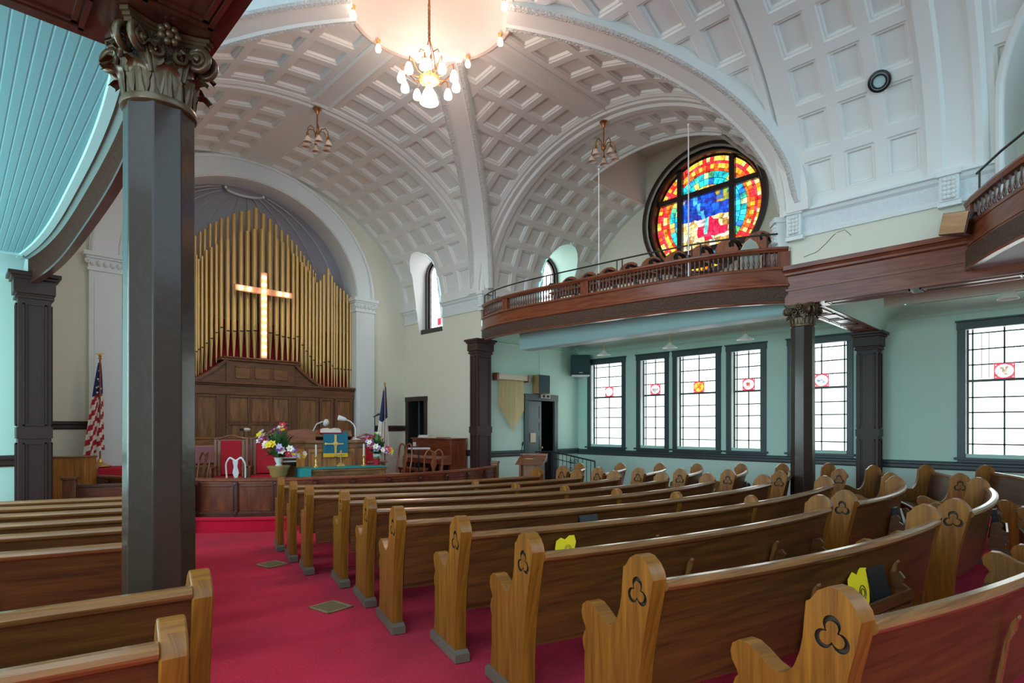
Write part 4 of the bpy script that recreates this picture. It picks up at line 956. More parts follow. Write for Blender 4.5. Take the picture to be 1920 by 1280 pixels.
# ------------------------------------------------------------------ pews
PT = .078
PEND = [(.085, .05), (.088, .20), (.080, .36), (.055, .52), (.022, .68), (-.008, .80), (-.022, .875), (-.012, .905), (.015, .94), (.055, .965), (.095, .968), (.135, .945), (.165, .905), (.182, .895), (.188, .84),
        (.195, .76), (.208, .70), (.232, .64), (.265, .600), (.30, .592), (.345, .605), (.395, .635), (.44, .655), (.485, .655), (.520, .630), (.530, .595), (.522, .560), (.498, .530), (.490, .510), (.505, .492),
        (.520, .455), (.515, .42), (.500, .395), (.505, .34), (.500, .22), (.515, .12), (.535, .05)]
def trefoil(r, c, n=54):
    out = []
    for i in range(n):
        a = 2 * PI * i / n; best = 0
        for k in range(3):
            t = PI / 2 + 2 * PI * k / 3; d = r * .58; rc = r * .52
            proj = d * math.cos(a - t); perp = d * math.sin(a - t)
            if abs(perp) <= rc: best = max(best, proj + math.sqrt(rc * rc - perp * perp))
        out.append((c[0] + best * math.cos(a), c[1] + best * math.sin(a)))
    return out
def pew_end_mesh(outer, carve=True):
    """a shaped pew end; the carved face lies at x = outer * thickness, the plain one at x = 0"""
    b = bmesh.new(); X = outer * PT
    def loop(pts, x): return [b.verts.new((x, u, v)) for u, v in pts]
    def edges(vs): return [b.edges.get((vs[i], vs[(i + 1) % len(vs)])) or b.edges.new((vs[i], vs[(i + 1) % len(vs)])) for i in range(len(vs))]
    A = loop(PEND, X); B0 = loop(PEND, 0); n = len(PEND)
    for i in range(n): b.faces.new((A[i], A[(i + 1) % n], B0[(i + 1) % n], B0[i]))
    bmesh.ops.triangle_fill(b, edges=edges(B0), use_beauty=True)
    if carve:
        c = (.082, .800); ins = X - outer * .014
        o1, o0 = loop(trefoil(.064, c), X), loop(trefoil(.064, c), ins); i1, i0 = loop(trefoil(.046, c), X), loop(trefoil(.046, c), ins)
        bmesh.ops.triangle_fill(b, edges=edges(A) + edges(o1), use_beauty=True); bmesh.ops.triangle_fill(b, edges=edges(i1), use_beauty=True)
        k = len(o1); dark = []
        for i in range(k):
            j = (i + 1) % k
            for q in ((o1[i], o1[j], o0[j], o0[i]), (o0[i], o0[j], i0[j], i0[i]), (i0[i], i0[j], i1[j], i1[i])): dark.append(b.faces.new(q))
        for f in dark: f.material_index = 1
    else: bmesh.ops.triangle_fill(b, edges=edges(A), use_beauty=True)
    o = finish(b, 'end_panel', ['oak_lit', 'carved'], None, 2, 25); me = o.data; bpy.data.objects.remove(o); return me
END = {(-1, 1): pew_end_mesh(-1), (1, 1): pew_end_mesh(1), (-1, 0): pew_end_mesh(-1, False), (1, 0): pew_end_mesh(1, False)}
def foot_mesh(outer):
    m = MB(); x0, x1 = sorted((outer * (PT + .012), -outer * .012)); m.box(x0, x1, .045, .575, 0, .055)
    m.prism([(.045, .055), (.075, .075), (.545, .075), (.575, .055)], x0 + .004, x1 - .004, lambda p, q, h: (h, p, q))
    o = m.build('plinth', 'plinth', None, 1, 30); me = o.data; bpy.data.objects.remove(o); return me
FOOT = {-1: foot_mesh(-1), 1: foot_mesh(1)}
DIVP = [(.085, .05), (.08, .36), (.055, .52), (.022, .70), (-.012, .82), (-.022, .86), (-.01, .90), (.02, .925), (.06, .925), (.09, .90), (.10, .86), (.12, .74), (.17, .62), (.30, .50), (.47, .45), (.50, .40), (.50, .05)]
m = MB(); m.prism(DIVP, -.03, .03, lambda p, q, h: (h, p, q)); o = m.build('divider', 'oak_lit', None, 2, 30); DIVM = o.data; bpy.data.objects.remove(o)
BRACE = MB(); BRACE.prism([(-.005, .345), (-.005, .60), (-.015, .69), (-.035, .72), (-.042, .705), (-.034, .685), (-.038, .66), (-.022, .60), (-.022, .345)], -.016, .016, lambda p, q, h: (h, p + .075 - .16 * max(0, q - .345) + .0, q))
o = BRACE.build('brace', 'oak_rail', None, 2, 30); BRACEM = o.data; bpy.data.objects.remove(o)
def mesh_obj(name, me, parent, loc, rz=0, bevel=0, sc=None):
    o = bpy.data.objects.new(name, me); COL.objects.link(o); o.parent = parent; o.location = loc; o.rotation_euler = (0, 0, rz)
    if sc: o.scale = sc
    if bevel:
        bv = o.modifiers.new('bevel', 'BEVEL'); bv.width = bevel; bv.segments = 2; bv.limit_method = 'ANGLE'; bv.angle_limit = R(38)
    return o
class Pew:
    def __init__(s, label, L, Rr, sag, group, div=None, braces=(), racks=(), carve=(1, 1), railz=0., ends=(1, 1), head=None):
        sh = Vector((.06, -.05)) if L[0] > 2 else Vector((0, 0)); L = Vector(L) + sh; Rr = Vector(Rr) + sh; d = Rr - L; s.c = d.length; s.sag = sag; mid = (L + Rr) / 2
        s.rz = math.atan2(d.y, d.x); s.mid = mid; s.z = floor_z(mid.y)
        s.root = t = thing('pew', label, 'pew', (mid.x, mid.y, s.z), s.rz, group)
        def frames(e0=0, e1=0, n=18): return [s.fr(-s.c / 2 + e0 + (s.c - e0 - e1) * i / n) for i in range(n + 1)]
        F = frames()
        m = MB(); m.sweep(F, [(.0, .835 + railz), (.026, .835 + railz), (.112, .355), (.120, .335), (.105, .325), (.078, .335), (.080, .36)]); m.build('backrest', 'oak_shaded', t, 0, 30)
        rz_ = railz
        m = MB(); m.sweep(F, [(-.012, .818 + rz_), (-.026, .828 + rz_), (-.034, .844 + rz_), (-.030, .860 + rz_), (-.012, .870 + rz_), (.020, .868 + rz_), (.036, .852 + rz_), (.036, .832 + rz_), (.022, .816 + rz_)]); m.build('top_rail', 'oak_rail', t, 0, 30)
        m = MB(); m.sweep(F, [(.088, .420), (.30, .412), (.47, .438), (.505, .440), (.520, .428), (.518, .408), (.49, .398), (.088, .385)]); m.build('seat', 'oak_shaded', t, 0, 30)
        for sd, x in ((-1, -s.c / 2), (1, s.c / 2)):
            if not ends[0 if sd < 0 else 1]: continue
            o, u, w = s.fr(x); a = math.atan2(u[1], u[0]) - PI / 2
            if head is not None and sd < 0: a = -R(head) - s.rz
            e = mesh_obj('end_panel', END[(sd, carve[0 if sd < 0 else 1])], t, (o[0], o[1], 0), a, .007)
            mesh_obj('plinth', FOOT[sd], e, (0, 0, 0))
        for q in ([div] if div is not None else []):
            o, u, w = s.fr(-s.c / 2 + s.c * q); mesh_obj('divider', DIVM, t, (o[0], o[1], 0), math.atan2(u[1], u[0]) - PI / 2, .006)
        for q in braces:
            o, u, w = s.fr(-s.c / 2 + s.c * q); mesh_obj('brace', BRACEM, t, (o[0], o[1], 0), math.atan2(u[1], u[0]) - PI / 2, .003)
        for q in racks: s.rack(q)
    def fr(s, x):
        """local frame on the back line: origin, forward, up"""
        y = -s.sag * (1 - (2 * x / s.c) ** 2); dy = s.sag * 8 * x / s.c ** 2; n = Vector((-dy, 1, 0)).normalized(); return ((x, y, 0), tuple(n), (0, 0, 1))
    def rack(s, q, w=.66):
        o, u, _ = s.fr(-s.c / 2 + s.c * q); a = math.atan2(u[1], u[0]) - PI / 2; t = s.root
        m = MB()
        for x in (-w / 2, w / 2): m.prism([(.055, .40), (.02, .64), (-.03, .655), (-.06, .62), (-.05, .585), (-.085, .56), (-.10, .50), (-.085, .46), (-.03, .41)], x - .011, x + .011, lambda p, q_, h: (h, p, q_))
        m.box(-w / 2, w / 2, -.098, -.082, .50, .565); m.box(-w / 2, w / 2, -.098, -.082, .445, .48); m.box(-w / 2, w / 2, -.09, .04, .435, .447)
        r_ = m.build('book_rack', 'oak_shaded', t, 0, 30); r_.location = (o[0], o[1], 0); r_.rotation_euler = (0, 0, a); return r_
    def world(s, q, dx, n, z):
        """world point: fraction q along the pew, shifted dx along it, n forward of the back line, z above the floor"""
        o, u, _ = s.fr(-s.c / 2 + s.c * q); tx, ty = u[1], -u[0]
        x, y = o[0] + tx * dx + u[0] * n, o[1] + ty * dx + u[1] * n; c, sn = math.cos(s.rz), math.sin(s.rz)
        return (s.mid.x + x * c - y * sn, s.mid.y + x * sn + y * c, s.z + z), s.rz + math.atan2(u[1], u[0]) - PI / 2
def sag3(L, D, Rr):
    L, D, Rr = Vector(L), Vector(D), Vector(Rr); d = Rr - L; q = (D - L).dot(d) / d.length_squared; off = (d.x * (D - L).y - d.y * (D - L).x) / d.length
    return max(.02, -off / (4 * q * (1 - q))), q
ORD = ['first', 'second', 'third', 'fourth', 'fifth', 'sixth', 'seventh', 'eighth', 'ninth', 'tenth']
CEN = [((2.18, .60), None, (5.12, .10)), ((2.18, 1.39), None, (5.06, .88)), ((2.25, 2.17), None, (5.25, 1.66)), ((2.40, 2.95), (5.27, 2.28), (7.55, 2.32)), ((2.41, 3.72), (5.13, 2.97), (7.36, 2.98)),
       ((2.62, 4.48), (5.02, 3.61), (7.22, 3.66)), ((2.78, 5.24), (4.98, 4.30), (7.07, 4.27)), ((2.77, 6.00), (4.87, 4.99), (6.88, 4.94)), ((2.92, 6.75), (4.85, 5.72), (6.76, 5.54)), ((3.08, 7.50), None, (6.60, 6.24))]
PEWS = {}
for i, (L, D, Rr) in enumerate(CEN):
    if D: sg, q = sag3(L, D, Rr)
    else: sg, q = (.12 if i < 3 else .30), None
    br = ((.36, .68) if i < 3 else (.30, .80)) if i < 6 else (.30,)
    rk = {0: (.80,), 1: (.56,), 2: (.80,), 3: (.16, .86), 4: (.30,), 6: (.5,)}.get(i, ())
    lab = 'long curved oak pew in the middle block, %s row from the camera' % ORD[i]
    PEWS['c%d' % i] = Pew(lab, L, Rr, sg, 'pews of the middle block', q, br, rk, head=18)
MID = [((5.60, -.02), (8.3, .16)), ((5.66, .77), (8.18, .92)), ((5.82, 1.60), (7.94, 1.66))]
for i, (L, Rr) in enumerate(MID):
    PEWS['m%d' % i] = Pew('short curved oak pew right of the middle block, %s row from the camera' % ORD[i], L, Rr, .10, 'short pews right of the middle block', None, (), (.62,) if i else ())
RB = [((9.15, .42), (10.9, 1.15)), ((9.05, 1.21), (10.6, 1.82)), ((8.72, 1.88), (10.1, 2.40)), ((9.20, 2.62), (10.4, 3.12)), ((8.26, 3.10), (9.85, 3.66)), ((8.15, 3.78), (9.54, 4.22)), ((7.92, 4.42), (9.16, 4.82)),
      ((7.72, 5.03), (8.96, 5.42)), ((7.46, 5.62), (8.62, 6.02)), ((7.38, 6.30), (8.2, 6.62))]
for i, (L, Rr) in enumerate(RB):
    PEWS['r%d' % i] = Pew('short oak pew in the block by the window wall, %s row from the camera' % ORD[i], L, Rr, .05, 'pews by the window wall', None, (), (.7,) if i in (5, 6, 7) else ())
LB = [((-1.6, 2.38), (.44, 1.93)), ((-1.5, 3.00), (.70, 2.56)), ((-1.5, 4.90), (.95, 4.10)), ((-1.5, 5.70), (1.10, 4.85)), ((-1.5, 6.40), (1.25, 5.50)), ((-1.5, 7.20), (1.38, 6.15)), ((-1.5, 7.95), (1.52, 6.75)), ((-1.5, 8.6), (1.66, 7.35))]
for i, (L, Rr) in enumerate(LB):
    PEWS['l%d' % i] = Pew('dark oak pew left of the red carpeted aisle, %s row from the camera' % ORD[i], L, Rr, .03, 'pews of the left block', None, (), (.55,) if i in (2, 4) else (), (1, 0), .055 if i < 2 else .02)

# ---- things left in the pews
def book(label, pos, rz, w=.15, d=.035, h=.21, tilt=0, cover='black', group=None):
    t = thing('hymnal', label, 'book', pos, rz, group); t.rotation_euler = (tilt, 0, rz)
    m = MB(); m.box(-w / 2, w / 2, -d / 2, -d / 2 + .004, 0, h); m.box(-w / 2, w / 2, d / 2 - .004, d / 2, 0, h); m.box(-w / 2, -w / 2 + .004, -d / 2, d / 2, 0, h); m.build('cover', cover, t)
    m = MB(); m.box(-w / 2 + .004, w / 2 - .006, -d / 2 + .004, d / 2 - .004, .004, h - .005); m.build('pages', 'whitemat', t); return t
def hand_fan(label, pos, rz, lean=-.25, size=1.25, group=None):
    t = thing('hand_fan', label, 'fan', pos, rz, group); t.rotation_euler = (lean, R(12), rz); t.scale = (size, size, size)
    pts = [(-.06, 0), (-.105, .10), (-.10, .17), (-.055, .205), (-.01, .195), (.03, .235), (.085, .245), (.11, .19), (.095, .09), (.06, 0)]
    m = MB(); m.prism(pts, -.002, .002, lambda p, q, h: (p, h, q)); m.build('card', 'yellowcard', t)
    m = MB()
    for r_, c in ((.032, (.03, .12)), (.018, (.03, .12))): m.tube([(c[0] + r_ * math.cos(a), -.0035, c[1] + r_ * math.sin(a)) for a in [2 * PI * k / 16 for k in range(16)]], .0022, 4, closed=True)
    for k in range(3): m.box(.0, .06, -.0035, -.002, .045 + k * .014, .049 + k * .014)
    m.build('emblem', 'golddark', t)
    m = MB(); m.box(-.008, .008, .002, .006, -.10, .12); m.build('handle', 'tan', t); return t
def paper(label, pos, rz, w=.21, d=.15, name='paper', mat='whitemat', tilt=0):
    m = MB(); n = 5
    for k in range(3): m.box(-w / 2 + .004 * k, w / 2 + .003 * k, -d / 2 - .002 * k, d / 2 - .004 * k, .002 * k, .002 * k + .0016)
    o = m.build(name, mat, None); o.location = pos; o.rotation_euler = (tilt, 0, rz); return tag(o, label, 'paper')
def at(key, q, dx, n, z): return PEWS[key].world(q, dx, n, z)
p, a = at('c1', .56, -.17, -.03, .455); hand_fan('bright yellow hand fan standing in the rack of the second near pew', p, a, -.18)
p, a = at('c1', .56, .10, -.02, .45); book('black book with cream pages standing in the rack beside the yellow fan', p, a, .22, .06, .26, -.25)
p, a = at('c1', .56, -.02, -.055, .45); paper('folded white bulletin lying in the rack beside the yellow fan', p, a, .3, .05)
p, a = at('c3', .16, -.16, -.03, .61); hand_fan('yellow hand fan peeking over the third near pew at its aisle end', p, a, -.15, .8)
p, a = at('c3', .16, .06, .02, .80); paper('small white paper leaning at the aisle end behind the third pew', (p[0] - .25, p[1] + .03, p[2] - .22), a, .03, .01)
p, a = at('c4', .30, .10, -.03, .60); book('black hymnal poking over the fourth pew rail near its middle', p, a, .2, .05, .24, -.3)
p, a = at('c4', .30, -.14, -.03, .62); paper('white bulletin poking over the fourth pew rail beside the black hymnal', p, a, .16, .03, tilt=1.3)
p, a = at('c4', .06, .0, .28, .425); paper('white song sheet lying on the fifth pew seat by the aisle end', p, a, .22, .16)
p, a = at('c3', .86, .05, -.03, .47); book('black hymnal leaning in the rack at the right end of the fourth pew', p, a, .22, .05, .24, -.35)
p, a = at('m2', .62, -.10, -.03, .46); book('thick black hymnal in the rack of the third short pew', p, a, .20, .05, .25, -.2)
p, a = at('m2', .62, .12, -.045, .46); book('white booklet beside the black hymnal in the rack of the third short pew', p, a, .20, .02, .21, -.3, 'white')
p, a = at('m1', .62, .05, -.03, .46); book('black book with pale edge in the rack of the second short pew', p, a, .16, .05, .27, -.15)
p, a = at('m1', .30, .0, .30, .425); paper('small cream sheet lying on the second short pew seat', p, a, .14, .2)
p, a = at('m0', .06, .05, .26, .425); paper('long cream bulletin lying on the nearest short pew seat at the right edge', p, a + 1.1, .5, .2)
p, a = at('r7', .7, 0, -.03, .46); book('black hymnal in the rack of the eighth window wall pew', p, a, .2, .05, .25, -.2)
p, a = at('r6', .7, 0, -.03, .46); book('black hymnal in the rack of the seventh window wall pew', p, a, .2, .05, .25, -.2)
p, a = at('r5', .7, 0, -.03, .46); book('black hymnal in the rack of the sixth window wall pew', p, a, .2, .05, .25, -.2)
for lab, (x, y), rz in (('brass floor register in the red aisle beside the fifth pew end', (2.44, 4.76), R(8)), ('small brass floor register in the red aisle far down near the front pews', (2.76, 6.85), R(8))):
    x -= .02; t = thing('floor_register', lab, 'floor vent', (x, y, floor_z(y) + .002), rz); t.rotation_euler = (-.016, 0, rz)
    m = MB()
    for q in ((-.13, .13, -.15, -.125), (-.13, .13, .125, .15), (-.13, -.105, -.15, .15), (.105, .13, -.15, .15)): m.box(*q, 0, .010)
    m.build('frame', 'ventbrass', t, 0, bevel=.002)
    m = MB()
    for k in range(9): m.box(-.105, .105, -.12 + k * .027, -.108 + k * .027, 0, .007)
    m.box(-.105, .105, -.125, .125, -.001, .001); m.build('grille', 'ventbrass', t)
# ------------------------------------------------------------------ chancel rail (bowed panelled screen)
t = thing('chancel_rail', 'bowed dark panelled wooden rail along the front of the platform', 'railing', (PC[0], PC[1], .08)); RRL = 4.60
A0, A1, NS = 184., 297.5, 15
def af(a0, a1, n=10, r=RRL): return [((r * math.cos(R(a)), r * math.sin(R(a)), 0), (math.cos(R(a)), math.sin(R(a)), 0), (0, 0, 1)) for a in [a0 + (a1 - a0) * i / n for i in range(n + 1)]]
for k in range(NS):
    a0 = A0 + (A1 - A0) * k / NS; a1 = A0 + (A1 - A0) * (k + 1) / NS
    m = MB(); m.sweep(af(a0 + .3, a1 - .3), [(-.015, .04), (.015, .04), (.015, .54), (-.015, .54)])
    m.sweep(af(a0 + .9, a1 - .9), [(.015, .09), (.028, .09), (.028, .105), (.015, .115)]); m.sweep(af(a0 + .9, a1 - .9), [(.015, .475), (.028, .485), (.028, .50), (.015, .50)])
    m.build('panel', 'rail_wood', t, 2, 30)
m = MB(); m.sweep(af(A0, A1, 90), [(-.045, .575), (-.045, .60), (-.03, .62), (.035, .62), (.055, .60), (.055, .575), (.03, .56), (.03, .535), (-.03, .535)]); m.build('top_rail', 'mahog', t, 0, 30)
m = MB(); m.sweep(af(A0, A1, 90), [(-.03, 0), (.045, 0), (.045, .055), (.025, .075), (-.03, .075)]); m.build('base_moulding', 'mahog_dark', t, 0, 30)
for k in range(NS + 1):
    a = R(A0 + (A1 - A0) * k / NS); c = Vector((RRL * math.cos(a), RRL * math.sin(a), 0)); u = Vector((math.cos(a), math.sin(a), 0)); d = Vector((-u.y, u.x, 0)); m = MB()
    m.obox(c + u * .012 + Vector((0, 0, .29)), d * .045, u * .028, (0, 0, .27))
    for e in (-.028, .028): m.obox(c + u * .042 + d * e + Vector((0, 0, .29)), d * .006, u * .008, (0, 0, .20))
    st = m.build('stile', 'mahog_dark', t, 2, 30)
    for z in (.525, .055): m = MB(); m.obox(c + u * .045 + Vector((0, 0, z)), d * .034, u * .014, (0, 0, .034)); m.lathe([(.022, .058), (.016, .068), (1e-4, .070)], 10, c + Vector((0, 0, z)), axis=u); m.build('block', 'mahog_dark', st, 2, 30)
for k, a in enumerate((A0, A1)):
    a = R(a); c = Vector((RRL * math.cos(a), RRL * math.sin(a), 0)); u = Vector((math.cos(a), math.sin(a), 0)); d = Vector((-u.y, u.x, 0)); m = MB()
    m.obox(c + Vector((0, 0, .33)), d * .05, u * .07, (0, 0, .33)); m.obox(c + Vector((0, 0, .68)), d * .06, u * .085, (0, 0, .025)); m.build('end_post', 'case', t, 2, 30, bevel=.008)

# ------------------------------------------------------------------ pipe organ
YC = 13.28
t = thing('pipe_organ', 'pipe organ with gilded pipes over a panelled walnut case in the arch', 'organ', (X0, YC, .24)); ox, oy, oz = X0, YC, .24
def lx(x): return x - ox
def lz(h): return ZE + h - oz
m = MB(); m.box(lx(2.45), lx(7.36), .0, .45, 0, lz(.90)); m.build('case', 'case', t, 2, 30)
m = MB(); m.box(lx(2.43), lx(7.38), -.05, .45, lz(.90), lz(.935)); m.box(lx(2.43), lx(7.38), -.09, .45, lz(.935), lz(.985)); m.box(lx(2.43), lx(7.38), -.02, .45, lz(.70), lz(.90)); m.build('cornice', 'case', t, 0, 30, bevel=.01)
PX = [(3.74, 4.10, 0), (4.36, 4.76, 1), (4.84, 5.24, 1), (5.32, 5.68, 1), (5.94, 6.36, 0), (6.50, 6.74, 0), (6.90, 7.26, 0), (2.55, 2.95, 0), (3.10, 3.45, 0)]
for x0, x1, two in PX:
    for z0, z1 in (((-1.2, .04), (.14, .64)) if two else ((-1.2, .64),)):
        m = MB(); m.box(lx(x0), lx(x1), -.012, .01, lz(z0), lz(z1)); pn = m.build('panel', 'panel', t, 2, 30); m = MB()
        for q in ((x0 - .05, x0, z0 - .05, z1 + .05), (x1, x1 + .05, z0 - .05, z1 + .05)): m.box(lx(q[0]), lx(q[1]), -.045, 0, lz(q[2]), lz(q[3]))
        for q in ((x0, x1, z1, z1 + .05), (x0, x1, z0 - .05, z0)): m.box(lx(q[0]), lx(q[1]), -.045, 0, lz(q[2]), lz(q[3]))
        m.build('panel_frame', 'case', pn, 2, 30, bevel=.008)
# crest over the case: raised centre with sloping shoulders
m = MB(); m.box(lx(4.30), lx(5.82), -.06, .42, lz(.98), lz(1.44)); m.build('crest', 'case', t, 0, 30, bevel=.006)
m = MB(); m.box(lx(4.18), lx(5.94), -.12, .42, lz(1.44), lz(1.49)); m.box(lx(4.22), lx(5.90), -.15, .42, lz(1.49), lz(1.525)); m.build('crest_cornice', 'case', t, 0, 30, bevel=.01)
for x0 in (4.48, 4.90, 5.32):
    m = MB(); m.box(lx(x0), lx(x0 + .34), -.085, -.058, lz(1.07), lz(1.09)); m.box(lx(x0), lx(x0 + .34), -.085, -.058, lz(1.31), lz(1.33)); m.box(lx(x0), lx(x0 + .02), -.085, -.058, lz(1.07), lz(1.33)); m.box(lx(x0 + .32), lx(x0 + .34), -.085, -.058, lz(1.07), lz(1.33)); m.box(lx(x0 + .02), lx(x0 + .32), -.066, -.058, lz(1.09), lz(1.31)); m.build('crest_panel', 'panel', t, 0, 30)
for sg in (-1, 1):
    m = MB(); pts = []
    for i in range(13):
        q = i / 12; pts.append((X0 + .16 + sg * (.755 + .665 * q), .985 + .47 * (1 - q) ** 1.35))
    loop = [(lx(x), lz(h)) for x, h in pts] + [(lx(pts[-1][0]), lz(.98)), (lx(pts[0][0]), lz(.98))]
    m.prism(loop, -.02, .40, lambda p, q, h: (p, h, q)); m.build('crest_shoulder', 'case', t, 0, 30)
    m = MB(); m.sweep([((lx(x), -.10, lz(h)), (0, 1, 0), (sg * .5, 0, .86)) for x, h in pts], [(0, -.03), (.16, -.03), (.16, .03), (0, .03)]); m.build('shoulder_moulding', 'case', t, 0, 30)
m = MB(); m.box(lx(2.45), lx(7.36), .34, .36, lz(.9), lz(2.4)); m.build('grille_cloth', 'redcloth', t)
def proj(px, y):     # direction from the viewpoint used when measuring the pipe ranks
    tt = (px - 960) / 1080.; dx, dy = .69966 + tt * .71447, .71447 - tt * .69966; k = y / dy; return dx * k, k
FR = [(125, 500), (150, 575), (172, 618), (208, 588), (250, 530), (300, 500), (350, 468), (398, 430), (462, 420), (525, 385), (595, 350), (660, 340), (730, 322), (808, 318), (883, 345), (950, 415), (1010, 455), (1065, 515), (1118, 565), (1158, 595), (1205, 650), (1245, 690), (1283, 735), (1320, 795), (1355, 850), (1390, 830), (1425, 775), (1468, 715), (1505, 790), (1530, 850), (1555, 885), (1590, 910), (1625, 935), (1660, 970), (1690, 1000), (1715, 1050)]
MO = [(112, 380), (135, 420), (155, 360), (197, 345), (240, 300), (290, 255), (340, 200), (390, 130), (455, 168), (515, 173), (585, 172), (650, 170), (722, 168), (800, 178), (870, 185), (942, 208), (1003, 225), (1060, 235), (1110, 250), (1157, 225), (1195, 295), (1237, 360), (1272, 410), (1308, 450), (1335, 475), (1365, 535), (1405, 500), (1450, 455), (1490, 500), (1530, 545), (1565, 545), (1600, 550), (1640, 555), (1672, 555), (1705, 560)]
BK = [(140, 385), (190, 345), (235, 318), (288, 270), (345, 250), (400, 215), (462, 200), (525, 165), (600, 145), (672, 135), (745, 112), (818, 168), (885, 222), (945, 275), (1002, 330), (1060, 378), (1105, 430), (1150, 480), (1190, 540), (1225, 585), (1265, 630), (1290, 670), (1318, 725), (1340, 760)]
def mouth_at(px):
    q = [(340 + a / 5.333, 590 + b / 5.333) for a, b in MO]
    for i in range(len(q) - 1):
        if q[i][0] <= px <= q[i + 1][0]:
            f = (px - q[i][0]) / (q[i + 1][0] - q[i][0]); return q[i][1] + (q[i + 1][1] - q[i][1]) * f
    return q[0][1] if px < q[0][0] else q[-1][1]
def case_top(x):
    u = abs(x - (X0 + .16))
    if u < .86: return 1.525
    if u < 1.42: return .985 + .47 * (1 - (u - .80) / .62) ** 1.35 + .03
    return .985
pipes = []
def pipe(x, y, ztop, zm, r):
    m = MB(); zb = case_top(x)
    zm = max(zm, zb + .14)
    m.lathe([(r * .30, lz(zb)), (r * .34, lz(zb) + .02), (r * .98, lz(zm) - .015), (r * 1.04, lz(zm) - .005), (r * 1.04, lz(zm) + .01), (r, lz(zm) + .02), (r, lz(ztop))], 14, (lx(x), y - oy, 0), cap=False)
    m.lathe([(r, lz(ztop)), (r * .86, lz(ztop)), (r * .86, lz(ztop) - .1), (1e-4, lz(ztop) - .1)], 14, (lx(x), y - oy, 0), 1, cap=False)
    m.box(lx(x) - r * .62, lx(x) + r * .62, y - oy - r * 1.06, y - oy - r * .6, lz(zm) + .0, lz(zm) + .028, 1)
    m.add([(lx(x) - r * .62, y - oy - r * .93, lz(zm) + .028), (lx(x) + r * .62, y - oy - r * .93, lz(zm) + .028), (lx(x), y - oy - r * 1.03, lz(zm) + .03 + r * 2.6)], [(0, 1, 2)])
    pipes.append(m.build('pipe', ['gold', 'golddark'], t, 2, 40, flip=False))
def rank(L, y, front):
    P = [(340 + a / 5.333, 370 + b / 5.333) for a, b in L]; xs = [proj(p[0], y) for p in P]
    for i, (p, (x, k)) in enumerate(zip(P, xs)):
        a = xs[max(i - 1, 0)][0]; c = xs[min(i + 1, len(P) - 1)][0]; gap = (c - a) / (2 if 0 < i < len(P) - 1 else 1)
        yield x, (800 - p[1]) * k / 1080, (800 - mouth_at(p[0])) * k / 1080, min(.062, max(.026, gap * .37))
got = [q for q in rank(FR, 13.46, True)]
for x, zt_, zm, r in got: pipe(x, 13.46, zt_, zm, r)
for x, zt_, zm, r in got:
    if x > 6.35 and 2 * X0 - x > 2.5: pipe(2 * X0 - x, 13.46, zt_, zm, r)
for x, zt_, zm, r in rank(BK, 13.60, False): pipe(x, 13.60, zt_, zm, r * .95)

# lit cross hanging in front of the pipes
t = thing('lit_cross', 'copper cross set with glowing bulbs hanging before the organ pipes', 'cross', (5.07, 13.16, ZE + 1.54))
m = MB(); m.box(-.065, .065, -.03, .03, 0, 1.92); m.box(-.075, .075, -.02, .02, -.01, 1.93); m.build('upright', 'crossbody', t, 2, 30)
m = MB(); m.box(-.62, .66, -.028, .028, 1.44, 1.56); m.box(-.63, .67, -.018, .018, 1.43, 1.57); m.build('crossbar', 'crossbody', t, 0, 30)
for k, (x, z) in enumerate([(0, .10 + .155 * i) for i in range(12)] + [(-.50, 1.50), (-.32, 1.50), (.36, 1.50), (.52, 1.50)]):
    m = MB(); m.ball((x, -.055, z), .038, 12); m.build('bulb', 'bulb_cross', t)

# ------------------------------------------------------------------ furniture of the chancel
PZ = .08
def seat_leg(m, x, y, h, r0=.024, r1=.014, out=(0, 0)): m.tube([(x + out[0], y + out[1], 0), (x + out[0] * .3, y + out[1] * .3, h * .25), (x - out[0] * .3, y - out[1] * .3, h * .7), (x, y, h)], [r1, r1, r0, r0 * 1.15], 8)
def throne(label, pos, rz):
    t = thing('throne_chair', label, 'chair', pos, rz)
    m = MB(); m.box(-.27, .27, -.25, .27, .42, .50); m.build('seat_cushion', 'red', t, 0, 40, bevel=.02)
    m = MB(); m.box(-.18, .18, .20, .25, .52, 1.18); m.build('back_cushion', 'red', t, 0, 40, bevel=.015)
    m = MB(); m.box(-.29, .29, -.27, .28, .36, .42); m.build('seat_frame', 'chairwood', t, 0, 30, bevel=.006)
    m = MB()
    for x in (-.30, .25): m.box(x, x + .05, .21, .27, 0, 1.20)
    m.box(-.24, -.18, .215, .255, .5, 1.2); m.box(.18, .24, .215, .255, .5, 1.2); m.box(-.25, .25, .215, .26, 1.16, 1.20)
    m.build('back_frame', 'chairwood', t, 2, 30, bevel=.006)
    m = MB()
    for sx in (-1, 1): m.tube([(sx * .30, .24, 1.20), (sx * .18, .24, 1.22), (sx * .05, .24, 1.27), (0, .24, 1.26)], .018, 8)
    m.ball((0, .24, 1.27), .03, 10); m.build('crest_rail', 'chairwood', t, 0, 40)
    for sx in (-1, 1):
        m = MB(); m.box(sx * .275 - .025, sx * .275 + .025, -.26, .23, .66, .69); m.box(sx * .275 - .022, sx * .275 + .022, -.26, -.215, .42, .67); m.build('arm', 'chairwood', t, 1, 30, bevel=.008)
        m = MB(); m.box(sx * .265 - .025, sx * .265 + .025, -.26, -.21, 0, .38); m.build('leg', 'chairwood', t, 2, 30, bevel=.005)
throne('red velvet high-backed chair standing behind the white chair on the platform', (3.80, 11.53, PZ), R(-28))
throne('red velvet high-backed chair mostly hidden by the left flowers', (4.44, 11.42, PZ), R(-24))
throne('red velvet chair to the right of the pulpit behind the right flowers', (6.57, 11.2, PZ), R(-20))
